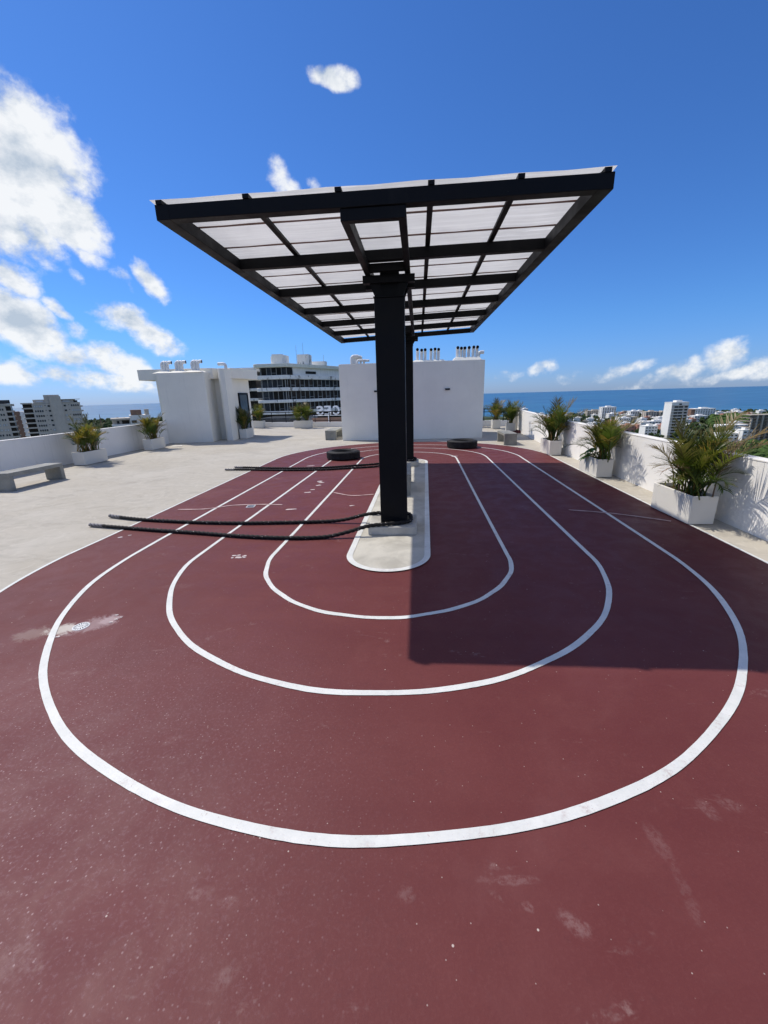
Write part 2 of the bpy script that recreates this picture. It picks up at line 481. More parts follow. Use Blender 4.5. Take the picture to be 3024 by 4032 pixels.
def mat_leaf(name, col, trans, var=0.35):
    t = NT(name, 0.45, 0.4)
    nz = t.noise(9, 4, 0.6)
    oi = t.n('ShaderNodeObjectInfo')
    v = t.math('ADD', t.math('MULTIPLY', nz, 0.6), t.math('MULTIPLY', oi.outputs['Random'], 0.5))
    c = t.mix(t.ramp(v, 0.2, 0.85), tuple(x * (1 - var) for x in col), tuple(x * (1 + var) for x in col))
    if name in ('leaf_deep', 'leaf_mid', 'leaf_yellow'):      # wind-burnt, browned ends
        ln = t.n('ShaderNodeVectorMath')
        ln.operation = 'LENGTH'
        t.l(t.vec, ln.inputs[0])
        far = t.math('ADD', ln.outputs['Value'], t.math('MULTIPLY', t.math('SUBTRACT', nz, 0.5), 0.6))
        far = t.math('ADD', far, t.math('MULTIPLY', t.math('SUBTRACT', oi.outputs['Random'], 0.5), 0.3))
        c = t.mix(t.ramp(far, 0.66, 1.0, 0, 0.75), c, (0.20, 0.13, 0.06))
    t.base(c)
    tr = t.n('ShaderNodeBsdfTranslucent')
    t.l(t.mix(0.5, c, trans), tr.inputs[0])
    mx = t.n('ShaderNodeMixShader')
    mx.inputs[0].default_value = 0.38
    out = [n for n in t.nt.nodes if n.type == 'OUTPUT_MATERIAL'][0]
    t.l(t.b.outputs[0], mx.inputs[1]); t.l(tr.outputs[0], mx.inputs[2])
    t.l(mx.outputs[0], out.inputs['Surface'])
    return t.m

def mat_steel():
    t = NT('black_steel', 0.5, 0.14)
    a = t.noise(3.0, 6, 0.65)
    c = t.mix(t.ramp(a, 0.3, 0.7), (0.0032, 0.0035, 0.005), (0.0062, 0.0065, 0.008))
    dst = t.noise(1.7, 6, 0.7, t.map((1, 1, 0.45)))
    c = t.mix(t.ramp(dst, 0.56, 0.80, 0, 0.5), c, (0.026, 0.025, 0.025))
    v = t.voro(9.0)
    r = t.n('ShaderNodeSeparateColor')
    t.l(v.outputs['Color'], r.inputs[0])
    m = t.math('MULTIPLY', t.ramp(v.outputs['Distance'], 0.02, 0.05, 1, 0), t.math('GREATER_THAN', r.outputs[0], 0.72))
    c = t.mix(t.math('MULTIPLY', m, 0.6), c, (0.16, 0.15, 0.14))
    t.base(c)
    t.rough(t.ramp(a, 0.3, 0.7, 0.42, 0.62))
    t.bump(t.noise(28, 4), 0.06, 0.004)
    return t.m

def mat_rope():
    t = NT('rope_black', 0.75, 0.25)
    v = t.voro(48)
    r = t.n('ShaderNodeSeparateColor')
    t.l(v.outputs['Color'], r.inputs[0])
    m = t.math('MULTIPLY', t.ramp(v.outputs['Distance'], 0.15, 0.4, 1, 0), t.math('GREATER_THAN', r.outputs[0], 0.91))
    t.base(t.mix(m, (0.012, 0.011, 0.011), (0.50, 0.45, 0.42)))
    t.bump(t.noise(160, 3), 0.5, 0.003)
    return t.m

def mat_sea():
    t = NT('sea_water', 0.32, 0.5)
    v = t.map((0.0011, 0.0034, 1), (0, 0, 0.1))
    a = t.noise(1.0, 6, 0.6, v)
    v2 = t.map((0.004, 0.02, 1), (0, 0, -0.05))
    b = t.noise(1.0, 6, 0.65, v2)
    c = t.mix(t.ramp(a, 0.38, 0.62), (0.016, 0.085, 0.185), (0.026, 0.125, 0.22))
    c = t.mix(t.ramp(b, 0.6, 0.78, 0, 0.35), c, (0.06, 0.17, 0.27))
    # shallower water along the shore
    xyz = t.sep()
    sh = t.math('ADD', xyz[1], t.math('MULTIPLY', xyz[0], 0.15))
    c = t.mix(t.ramp(sh, 1000, 2300, 0.8, 0), c, (0.024, 0.125, 0.215))
    t.base(c)
    t.rough(t.ramp(b, 0.3, 0.7, 0.28, 0.42))
    return t.m

def mat_land():
    t = NT('land_ground', 0.9, 0.1)
    a = t.noise(0.012, 6, 0.65)
    b = t.noise(0.06, 5, 0.6)
    c = t.mix(t.ramp(a, 0.4, 0.62), (0.045, 0.062, 0.028), (0.085, 0.10, 0.045))
    c = t.mix(t.ramp(b, 0.56, 0.66, 0, 0.8), c, (0.26, 0.245, 0.21))
    t.base(c)
    return t.m

def mat_weathered(name, col, dark, thr):
    """painted band with flaking dark weather stains"""
    t = NT(name, 0.8, 0.2)
    a = t.noise(0.35, 7, 0.7, t.map((1.4, 1.4, 0.55)))
    b = t.noise(1.3, 6, 0.7, t.map((1, 1, 0.4)))
    c = t.mix(t.ramp(b, 0.35, 0.7), tuple(x * 0.88 for x in col), col)
    m = t.math('MULTIPLY', t.ramp(a, thr, thr + 0.08), t.ramp(b, 0.42, 0.56))
    c = t.mix(t.math('MULTIPLY', m, 0.85), c, dark)
    t.base(c)
    return t.m

def mat_glass(name, col, rough=0.3):
    t = NT(name, rough, 0.10)
    nz = t.noise(0.6, 4, 0.6)
    t.base(t.mix(t.ramp(nz, 0.35, 0.7), tuple(x * 0.6 for x in col), tuple(x * 1.4 for x in col)))
    return t.m

mat_concrete_floor(); mat_island(); mat_track(); mat_line(); mat_sheet(); mat_rope(); mat_sea(); mat_land()
mat_stucco('white_wall', (0.90, 0.875, 0.775), 0.12)
mat_stucco('parapet_wall', (0.82, 0.80, 0.76), 0.5)
mat_stucco('planter_paint', (0.70, 0.675, 0.61), 0.35)
mat_stucco('stair_wall', (0.83, 0.80, 0.715), 0.22)
mat_grey_concrete('bench_concrete', (0.205, 0.205, 0.185), (0.30, 0.30, 0.27))
mat_grey_concrete('plinth_concrete', (0.34, 0.325, 0.29), (0.50, 0.48, 0.43))
mat_grey_concrete('fillet_mortar', (0.27, 0.265, 0.245), (0.37, 0.36, 0.33))
mat_steel()
mat_plain('tyre_rubber', (0.018, 0.018, 0.019), 0.75, 0.3, 0.35, 8, 0.3)
mat_plain('pipe_white', (0.74, 0.74, 0.72), 0.5, 0.4, 0.08, 5)
mat_plain('dark_hole', (0.006, 0.006, 0.008), 0.8, 0.1, 0.2, 5)
mat_plain('drain_plastic', (0.66, 0.67, 0.66), 0.45, 0.4, 0.1, 12)
mat_plain('steel_grey', (0.28, 0.29, 0.30), 0.4, 0.5, 0.25, 20, metal=0.6)
mat_plain('soil', (0.045, 0.032, 0.022), 0.95, 0.1, 0.4, 14, 0.6)
mat_plain('crack_filler', (0.44, 0.31, 0.30), 0.7, 0.2, 0.15, 9)
mat_plain('paint_chip', (0.54, 0.47, 0.45), 0.7, 0.2, 0.15, 15)
mat_plain('rope_cap', (0.16, 0.15, 0.155), 0.4, 0.4, 0.5, 30)
mat_plain('red_tarp', (0.085, 0.016, 0.020), 0.6, 0.3, 0.4, 8, 0.2)
mat_plain('stem', (0.20, 0.125, 0.035), 0.6, 0.3, 0.5, 14)
mat_leaf('leaf_deep', (0.040, 0.078, 0.010), (0.16, 0.24, 0.02))
mat_leaf('leaf_mid', (0.085, 0.118, 0.014), (0.30, 0.33, 0.03))
mat_leaf('leaf_yellow', (0.22, 0.165, 0.022), (0.46, 0.34, 0.04))
mat_leaf('leaf_dry', (0.23, 0.150, 0.085), (0.32, 0.21, 0.11))
mat_leaf('leaf_broad', (0.022, 0.075, 0.014), (0.08, 0.18, 0.02))
mat_glass('window_dark', (0.022, 0.020, 0.016))
mat_glass('window_brown', (0.034, 0.025, 0.018))
mat_glass('window_blue', (0.045, 0.050, 0.055))
mat_glass('door_glass', (0.10, 0.13, 0.15), 0.08)
mat_plain('shutter_white', (0.62, 0.63, 0.64), 0.6, 0.3, 0.06, 2)
mat_plain('mullion', (0.28, 0.29, 0.28), 0.5, 0.3, 0.1, 2)
mat_weathered('band_paint', (0.86, 0.85, 0.80), (0.13, 0.12, 0.10), 0.52)
mat_weathered('cornice_paint', (0.74, 0.75, 0.65), (0.20, 0.20, 0.17), 0.62)
mat_weathered('far_white', (0.86, 0.85, 0.81), (0.42, 0.41, 0.38), 0.6)
mat_weathered('far_grey', (0.62, 0.55, 0.46), (0.34, 0.31, 0.27), 0.62)
mat_weathered('far_beige', (0.50, 0.45, 0.37), (0.30, 0.27, 0.22), 0.62)
mat_weathered('far_pink', (0.50, 0.27, 0.20), (0.35, 0.19, 0.15), 0.62)
mat_weathered('far_raw', (0.42, 0.37, 0.30), (0.14, 0.13, 0.11), 0.5)
mat_weathered('far_brown', (0.24, 0.15, 0.11), (0.14, 0.10, 0.08), 0.6)
mat_plain('tree_dark', (0.030, 0.050, 0.018), 0.9, 0.1, 0.5, 0.12)
mat_plain('tree_green', (0.050, 0.085, 0.022), 0.9, 0.1, 0.5, 0.12)
mat_plain('joint_strip', (0.20, 0.13, 0.11), 0.6, 0.2, 0.2, 4)
mat_plain('sign_white', (0.80, 0.81, 0.82), 0.5, 0.3, 0.05, 1)

# ------------------------------------------------------------------ geometry helpers
class MB:
    def __init__(self): self.v, self.f = [], []
    def add(self, vs, fs):
        o = len(self.v)
        self.v += [tuple(p) for p in vs]
        self.f += [tuple(i + o for i in q) for q in fs]
        return self
    def box(self, x0, x1, y0, y1, z0, z1):
        return self.add([(x0, y0, z0), (x1, y0, z0), (x1, y1, z0), (x0, y1, z0),
                         (x0, y0, z1), (x1, y0, z1), (x1, y1, z1), (x0, y1, z1)],
                        [(3, 2, 1, 0), (4, 5, 6, 7), (0, 1, 5, 4), (1, 2, 6, 5), (2, 3, 7, 6), (3, 0, 4, 7)])
    def prism(self, poly, z0, z1):
        n = len(poly)
        vs = [(x, y, z0) for x, y in poly] + [(x, y, z1) for x, y in poly]
        fs = [tuple(reversed(range(n))), tuple(range(n, 2 * n))]
        fs += [(i, (i + 1) % n, n + (i + 1) % n, n + i) for i in range(n)]
        return self.add(vs, fs)
    def bar(self, a, b, w, h, up=(0, 0, 1)):
        """box beam from a to b, w across, h along up; a and b on the centre line"""
        a, b, up = Vector(a), Vector(b), Vector(up)
        d = (b - a).normalized()
        s = d.cross(up).normalized()
        u = s.cross(d)
        vs = []
        for p in (a, b):
            for i, j in ((-1, -1), (1, -1), (1, 1), (-1, 1)):
                vs.append(p + s * (i * w / 2) + u * (j * h / 2))
        return self.add(vs, [(0, 3, 2, 1), (4, 5, 6, 7), (0, 1, 5, 4), (1, 2, 6, 5), (2, 3, 7, 6), (3, 0, 4, 7)])
    def tube(self, pts, r, n=10, cap=True, lobes=0, twist=0.0, depth=0.0):
        pts = [Vector(p) for p in pts]
        rings, prev, s = [], None, 0.0
        rr = r if isinstance(r, (list, tuple)) else [r] * len(pts)
        up = Vector((0, 0, 1))
        for i, p in enumerate(pts):
            d = (pts[min(i + 1, len(pts) - 1)] - pts[max(i - 1, 0)]).normalized()
            if prev is None:
                a = d.cross(up)
                if a.length < 1e-3: a = d.cross(Vector((1, 0, 0)))
            else:
                a = prev - d * prev.dot(d)
            a.normalize(); prev = a
            b = d.cross(a)
            if i: s += (p - pts[i - 1]).length
            ring = []
            for k in range(n):
                t = 2 * math.pi * k / n
                q = rr[i] * (1 + depth * math.cos(lobes * (t - twist * s))) if lobes else rr[i]
                ring.append(p + a * (q * math.cos(t)) + b * (q * math.sin(t)))
            rings.append(ring)
        vs = [q for ring in rings for q in ring]
        fs = []
        for i in range(len(rings) - 1):
            for k in range(n):
                fs.append((i * n + k, i * n + (k + 1) % n, (i + 1) * n + (k + 1) % n, (i + 1) * n + k))
        if cap:
            fs.append(tuple(reversed(range(n))))
            fs.append(tuple(range((len(rings) - 1) * n, len(rings) * n)))
        return self.add(vs, fs)
    def lathe(self, prof, n=48, c=(0, 0, 0), close=False):
        vs, fs, m = [], [], len(prof)
        for k in range(n):
            t = 2 * math.pi * k / n
            for r, z in prof: vs.append((c[0] + r * math.cos(t), c[1] + r * math.sin(t), c[2] + z))
        rng = m if close else m - 1
        for k in range(n):
            for i in range(rng):
                a, b = k * m + i, k * m + (i + 1) % m
                c2, d2 = ((k + 1) % n) * m + (i + 1) % m, ((k + 1) % n) * m + i
                fs.append((a, d2, c2, b))
        return self.add(vs, fs)
    def mesh(self, name, mat, smooth=False, bevel=0.0, seg=2):
        me = bpy.data.meshes.new(name)
        me.from_pydata(self.v, [], self.f)
        bm = bmesh.new(); bm.from_mesh(me)
        bmesh.ops.recalc_face_normals(bm, faces=bm.faces)
        if bevel:
            es = [e for e in bm.edges if len(e.link_faces) == 2 and e.calc_face_angle(0) > 0.6]
            bmesh.ops.bevel(bm, geom=es, offset=bevel, segments=seg, profile=0.6, affect='EDGES', clamp_overlap=True)
        bm.to_mesh(me); bm.free()
        if mat: me.materials.append(MATS[mat])
        if smooth:
            for p in me.polygons: p.use_smooth = True
        return me
    def build(self, name, mat, parent=None, smooth=False, bevel=0.0, seg=2, loc=(0, 0, 0), rz=0.0):
        return link(name, self.mesh(name, mat, smooth, bevel, seg), parent, loc, rz)

def link(name, me, parent=None, loc=(0, 0, 0), rz=0.0):
    o = bpy.data.objects.new(name, me)
    COL.objects.link(o)
    o.parent = parent
    o.location = loc
    o.rotation_euler = (0, 0, rz)
    return o
def thing(name, label, cat, loc=(0, 0, 0), rz=0.0, group=None):
    o = link(name, None, None, loc, rz)
    o.empty_display_size = 0.1
    return tag(o, label, cat, group)
def tag(o, label, cat, group=None):
    o['label'] = label; o['category'] = cat
    if group: o['group'] = group
    return o
def structure(o, label=None):
    o['kind'] = 'structure'
    if label: o['label'] = label
    return o
def catmull(pts, k=8):
    P = [Vector(p) for p in pts]
    P = [P[0] * 2 - P[1]] + P + [P[-1] * 2 - P[-2]]
    out = []
    for i in range(1, len(P) - 2):
        a, b, c, d = P[i - 1:i + 3]
        for j in range(k):
            t = j / k
            out.append(0.5 * ((2 * b) + (c - a) * t + (2 * a - 5 * b + 4 * c - d) * t * t + (3 * b - a - 3 * c + d) * t ** 3))
    out.append(P[-2])
    return out
def resample(pts, step):
    out, acc = [pts[0]], 0.0
    for a, b in zip(pts, pts[1:]):
        L = (b - a).length
        if L < 1e-9: continue
        t = step - acc
        while t <= L:
            out.append(a + (b - a) * (t / L)); t += step
        acc = (acc + L) % step
    return out

# ------------------------------------------------------------------ roof floor, track, island
def kerb_y(x): return 20.9 - 0.237 * x
floor = structure(MB().prism([(-10.2, -5), (5.2, -5), (5.2, kerb_y(5.2) + 0.3), (-10.2, kerb_y(-10.2) + 0.3)], -0.35, 0.0)
                  .build('roof_floor', 'concrete_floor'), 'pale trowelled concrete roof terrace floor')
structure(MB().prism([(-10.15, -4.9), (5.15, -4.9), (5.15, kerb_y(5.15) + 0.2), (-10.15, kerb_y(-10.15) + 0.2)], -49.9, -0.352)
          .build('building_below', 'far_white'), 'the tower block that carries the roof terrace')

def stadium(c0, r0, c1, r1, n=48):
    pts = []
    for i in range(n + 1):
        t = math.pi + math.pi * i / n
        pts.append((c0[0] + r0 * math.cos(t), c0[1] + r0 * math.sin(t)))
    for k in range(1, 14):
        f = k / 14
        pts.append((c0[0] + r0 + (c1[0] + r1 - c0[0] - r0) * f, c0[1] + (c1[1] - c0[1]) * f))
    for i in range(n + 1):
        t = math.pi * i / n
        pts.append((c1[0] + r1 * math.cos(t), c1[1] + r1 * math.sin(t)))
    for k in range(1, 14):
        f = k / 14
        pts.append((c1[0] - r1 + (c0[0] - r0 - c1[0] + r1) * f, c1[1] + (c0[1] - c1[1]) * f))
    return pts
OVALS = {'outer': ((-0.28, 3.87), 3.53, (-0.175, 10.53), 3.575),
         'a': ((-0.282, 3.868), 2.778, (-0.155, 10.43), 2.795),
         'b': ((-0.293, 3.880), 2.020, (-0.165, 10.43), 1.985),
         'c': ((-0.285, 3.868), 1.215, (-0.170, 10.31), 1.21),
         'd': ((-0.28, 3.88), 0.42, (-0.15, 9.80), 0.445)}
Z_TRACK, Z_LINE = 0.004, 0.0075
def sheet(poly, z, name, mat, parent=None):
    bm = bmesh.new()
    vs = [bm.verts.new((x, y, z)) for x, y in poly]
    f = bm.faces.new(vs)
    bmesh.ops.triangulate(bm, faces=[f])
    bmesh.ops.recalc_face_normals(bm, faces=bm.faces)
    me = bpy.data.meshes.new(name); bm.to_mesh(me); bm.free()
    me.materials.append(MATS[mat])
    if me.polygons and me.polygons[0].normal.z < 0: me.flip_normals()
    return link(name, me, parent)
track = structure(sheet(stadium(*OVALS['outer']), Z_TRACK, 'running_track', 'track_paint'), 'dark red painted oval running track')
rnd = random.Random(4)
def oval_line(key, w):
    c0, r0, c1, r1 = OVALS[key]
    ph = rnd.random() * 6
    inner, outer = stadium(c0, r0 - w / 2, c1, r1 - w / 2, 200), stadium(c0, r0 + w / 2, c1, r1 + w / 2, 200)
    n = len(inner)
    vs, fs = [], []
    for i in range(n):          # brush-painted: the edge wanders by a few millimetres
        j = 0.0034 * math.sin(i * 0.17 + ph) + 0.0020 * math.sin(i * 0.37 + ph * 2) + rnd.uniform(-.0005, .0005)
        a, b = Vector(inner[i]), Vector(outer[i])
        d = (b - a).normalized()
        a = a + d * j; b = b + d * (j + 0.0022 * math.sin(i * 0.23 + ph) + rnd.uniform(-.0006, .0006))
        vs += [(a.x, a.y, Z_LINE), (b.x, b.y, Z_LINE)]
    for i in range(n):
        k = (i + 1) % n
        fs.append((2 * i, 2 * i + 1, 2 * k + 1, 2 * k))
    return MB().add(vs, fs).build('lane_line', 'line_paint', track)
for key, w in (('outer', 0.034), ('a', 0.042), ('b', 0.041), ('c', 0.041)):
    oval_line(key, w)
structure(sheet(stadium(*OVALS['d']), 0.0115, 'centre_island', 'island_screed'), 'pale screed island in the middle of the track')
isl = bpy.data.objects['centre_island']
c0, r0, c1, r1 = OVALS['d']
inn, outr = stadium(c0, r0 - 0.05, c1, r1 - 0.05), stadium(c0, r0 + 0.012, c1, r1 + 0.012)
vs, fs = [], []
for i in range(len(inn)):
    vs += [(inn[i][0], inn[i][1], 0.0152), (outr[i][0], outr[i][1], 0.0152)]
for i in range(len(inn)):
    k = (i + 1) % len(inn)
    fs.append((2 * i, 2 * i + 1, 2 * k + 1, 2 * k))
MB().add(vs, fs).build('lane_line', 'line_paint', isl)

def strip(pts, w, z, name, mat, parent):
    P = catmull([(x, y, 0) for x, y in pts], 6)
    vs, fs = [], []
    for i, p in enumerate(P):
        d = (P[min(i + 1, len(P) - 1)] - P[max(i - 1, 0)]).normalized()
        s = Vector((-d.y, d.x, 0))
        ww = w * (0.7 + 0.5 * abs(math.sin(i * 0.7)))
        vs += [tuple(p + s * ww / 2 + Vector((0, 0, z))), tuple(p - s * ww / 2 + Vector((0, 0, z)))]
    for i in range(len(P) - 1): fs.append((2 * i, 2 * i + 1, 2 * i + 3, 2 * i + 2))
    return MB().add(vs, fs).build(name, mat, parent)
for pts in ([(-3.6, 5.66), (-3.22, 5.67), (-3.02, 5.76), (-2.83, 5.88), (-2.4, 5.92), (-2.05, 5.89)],
            [(-1.40, 6.67), (-1.05, 6.44), (-0.69, 6.51)],
            [(2.10, 5.50), (2.43, 5.39), (2.65, 5.29), (2.98, 5.08), (3.13, 4.97)]):
    strip(pts, 0.038, 0.0100, 'crack_filler', 'crack_filler', track)
def chip(x, y, r, seed, sx=1.0, ang=0.0):
    q = random.Random(seed)
    n = 9
    poly = []
    for k in range(n):
        t = 2 * math.pi * k / n
        rr = r * q.uniform(0.45, 1.1)
        a, b = rr * math.cos(t) * sx, rr * math.sin(t)
        poly.append((x + a * math.cos(ang) - b * math.sin(ang), y + a * math.sin(ang) + b * math.cos(ang)))
    MB().prism(poly, 0.0042, 0.0072).build('paint_chip', 'paint_chip', track)
for i, (x, y, r, sx) in enumerate([(-1.92, 3.85, .022, 1.6), (-1.91, 3.79, .018, 1.6), (-1.845, 3.80, .034, 1.4), (-1.80, 3.84, .022, 1.3),
                                   (-1.785, 3.80, .016, 1.4), (-1.87, 3.86, .016, 1.6), (-1.85, 7.62, .05, 1.2), (-1.80, 7.52, .045, 1.5),
                                   (-1.80, 7.27, .05, 1.3), (-1.82, 6.92, .04, 1.5), (-1.86, 6.71, .045, 1.4), (-1.83, 5.64, .035, 3.0),
                                   (-0.95, 5.82, .03, 1.6), (-2.48, 9.46, .05, 2.6), (-3.62, 4.42, .03, 1.5), (-3.55, 4.50, .018, 2),
                                   (1.02, 10.6, .06, 2.0), (-2.33, 2.64, .013, 1.5), (-2.29, 2.58, .014, 1.2), (-2.27, 2.61, .011, 1.4),
                                   (-2.55, 2.34, .015, 1.3), (-2.30, 2.54, .010, 2)]):
    chip(x, y, r, 30 + i, sx, 0.3)

# ------------------------------------------------------------------ shade canopy on two posts
canopy = thing('shade_canopy', 'black steel canopy with translucent white roof sheets on two posts in the island', 'canopy')
FL, FR, BL, BR = Vector((-1.845, 3.30, 2.850)), Vector((1.318, 3.30, 2.862)), Vector((-1.80, 10.60, 2.842)), Vector((1.40, 10.45, 2.948))
def cp(u, v, dz=0.0):
    p = FL * (1 - u) * (1 - v) + FR * u * (1 - v) + BL * (1 - u) * v + BR * u * v
    return p + Vector((0, 0, dz))
def u_of(x): return (x + 1.845) / 3.163
BH, BW = 0.094, 0.075
for k in range(7):
    v = k / 6
    MB().bar(cp(0.012, v, BH / 2), cp(0.988, v, BH / 2), BW if 0 < k < 6 else 0.085, BH).build('cross_beam', 'black_steel', canopy, bevel=0.004)
for u, name in ((0.0, 'side_beam'), (1.0, 'side_beam')):
    s = 1 if u == 0 else -1
    MB().bar(cp(u, -0.006, BH / 2) + Vector((s * 0.05, 0, 0)), cp(u, 1.006, BH / 2) + Vector((s * 0.05, 0, 0)), 0.10, BH + 0.004).build(name, 'black_steel', canopy, bevel=0.004)
for u in (0.012, 0.213, 0.42, 0.622, 0.81, 0.985):
    MB().bar(cp(u, -0.007, BH + 0.0135), cp(u, 1.004, BH + 0.0135), 0.045, 0.026).build('roof_rib', 'black_steel', canopy)
# sheets: strips across the canopy, each a little dished, lapped over the next
NS = 15
for k in range(NS):
    v0, v1 = -0.0045 + 1.009 * k / NS, -0.0045 + 1.009 * (k + 1) / NS
    m = MB()
    vs, fs = [], []
    nx, ny = 10, 5
    rr = random.Random(k)
    for j in range(ny + 1):
        vv = v0 + (v1 - v0) * j / ny + (0.0035 if j == ny else 0)
        for i in range(nx + 1):
            uu = -0.012 + 1.016 * i / nx
            sag = -0.006 * math.sin(math.pi * ((uu * 5) % 1)) + (0.006 if j == 0 else (0.003 if j == ny else 0))
            vs.append(cp(uu, vv, BH + 0.031 + sag + rr.uniform(-0.001, 0.001)))
    for j in range(ny):
        for i in range(nx):
            a = j * (nx + 1) + i
            fs.append((a, a + 1, a + nx + 2, a + nx + 1))
    # the raised lip at the lap
    m.add(vs, fs)
    m.build('roof_sheet', 'roof_sheet', canopy)
    if k:
        MB().bar(cp(-0.012, v0, BH + 0.027), cp(1.012, v0, BH + 0.027), 0.020, 0.008).build('sheet_joint', 'joint_strip', canopy)
# head frame under the beams
for x in (-0.485, -0.078):
    MB().bar(cp(u_of(x), -0.004, -0.040), cp(u_of(x), 0.985, -0.040), 0.055, 0.076).build('head_rail', 'black_steel', canopy, bevel=0.003)
for v in (0.0, 0.175, 0.235, 0.815, 0.88, 0.985):
    MB().bar(cp(u_of(-0.458), v, -0.041), cp(u_of(-0.105), v, -0.041), 0.06, 0.072).build('head_rail', 'black_steel', canopy)
for px, py, top in ((-0.415, 4.62, 2.565), (-0.345, 9.28, 2.60)):
    w = 0.315
    post = MB().box(px, px + w, py, py + w, 0.112, top).build('post', 'black_steel', canopy, bevel=0.012, seg=3)
    MB().box(px - 0.006, px + w + 0.006, py - 0.006, py + w + 0.006, top + 0.0005, top + 0.012).build('cap_plate', 'black_steel', canopy)
    MB().box(px - 0.11, px + w + 0.11, py - 0.006, py + 0.075, 2.700, 2.772).build('bracket_beam', 'black_steel', canopy, bevel=0.003)
    MB().box(px - 0.11, px + w + 0.11, py + 0.24, py + w + 0.006, 2.700, 2.772).build('bracket_beam', 'black_steel', canopy, bevel=0.003)
    MB().box(px + 0.065, px + w - 0.055, py + 0.05, py + w - 0.05, top + 0.013, 2.84).build('stub_column', 'black_steel', canopy, bevel=0.004)
    for s, xa in ((-1, px + 0.012), (1, px + w - 0.012)):
        for yy in (py + 0.02, py + w - 0.035):
            poly = [(xa, top + 0.012), (xa - s * 0.085, top + 0.012), (xa - s * 0.045, 2.70), (xa + s * 0.055, 2.70)]
            m = MB()
            m.add([(x, yy, z) for x, z in poly] + [(x, yy + 0.015, z) for x, z in poly],
                  [(0, 1, 2, 3), (7, 6, 5, 4), (0, 4, 5, 1), (1, 5, 6, 2), (2, 6, 7, 3), (3, 7, 4, 0)])
            m.build('gusset', 'black_steel', canopy)
    for s in (px + 0.03, px + w - 0.03):
        for yy in (py - 0.004, py + w + 0.004):
            MB().tube([(s, yy, 0.112), (s, yy, 0.135)], 0.012, 6).build('anchor_bolt', 'black_steel', canopy)
    MB().box(px - 0.14, px + w + 0.115, py - 0.155, py + w + 0.06, 0.0125, 0.111).build('plinth', 'plinth_concrete', canopy, bevel=0.012, seg=2)

# ------------------------------------------------------------------ battle ropes
def rope(name, label, path, group=None):
    P = resample(catmull(path, 14), 0.011)
    t = thing(name, label, 'rope', path[0])
    off = Vector(path[0])
    L = [p - off for p in P]
    k = 22
    MB().tube(L, 0.0215, 12, True, lobes=3, twist=2 * math.pi / 3 / 0.062, depth=0.16).build('rope_strand', 'rope_black', t, smooth=True)
    MB().tube(L[:k], 0.0235, 14).build('end_cap', 'rope_cap', t, smooth=True)
    MB().tube(L[-k:], 0.0235, 14).build('end_cap', 'rope_cap', t, smooth=True)
    return t
zr, zp = 0.029, 0.138
rope('battle_rope', 'black braided battle rope looped round the near post, both ends lying left', [
    (-4.36, 4.86, zr), (-3.9, 4.76, zr), (-3.33, 4.64, zr), (-2.66, 4.52, zr), (-2.02, 4.39, zr), (-1.45, 4.335, zr), (-1.05, 4.365, zr),
    (-0.80, 4.41, 0.070), (-0.56, 4.455, zp - 0.010), (-0.36, 4.50, zp), (-0.16, 4.565, zp), (-0.066, 4.64, zp), (-0.055, 4.80, zp), (-0.085, 4.93, zp),
    (-0.20, 4.972, zp), (-0.36, 4.975, zp), (-0.50, 4.965, zp), (-0.66, 4.965, 0.115), (-0.90, 4.965, 0.055), (-1.15, 4.965, zr), (-1.64, 4.93, zr), (-2.25, 4.91, zr), (-2.9, 4.95, zr),
    (-3.62, 5.06, zr), (-4.0, 5.15, zr), (-4.40, 5.28, zr)])
rope('battle_rope', 'black braided battle rope looped round the far post beyond the first', [
    (-4.40, 9.0, zr), (-3.78, 8.93, zr), (-2.87, 8.80, zr), (-2.02, 8.80, zr), (-1.35, 8.98, zr), (-0.95, 9.08, zr), (-0.65, 9.14, 0.07), (-0.45, 9.19, zp),
    (-0.25, 9.21, zp), (-0.05, 9.24, zp), (0.012, 9.33, zp), (0.018, 9.5, zp), (-0.02, 9.62, zp), (-0.15, 9.655, zp), (-0.32, 9.66, zp), (-0.48, 9.62, zp), (-0.65, 9.55, 0.10),
    (-0.86, 9.5, zr), (-1.4, 9.28, zr), (-2.08, 9.06, zr), (-2.80, 9.04, zr), (-3.58, 9.16, zr), (-4.32, 9.32, zr)])

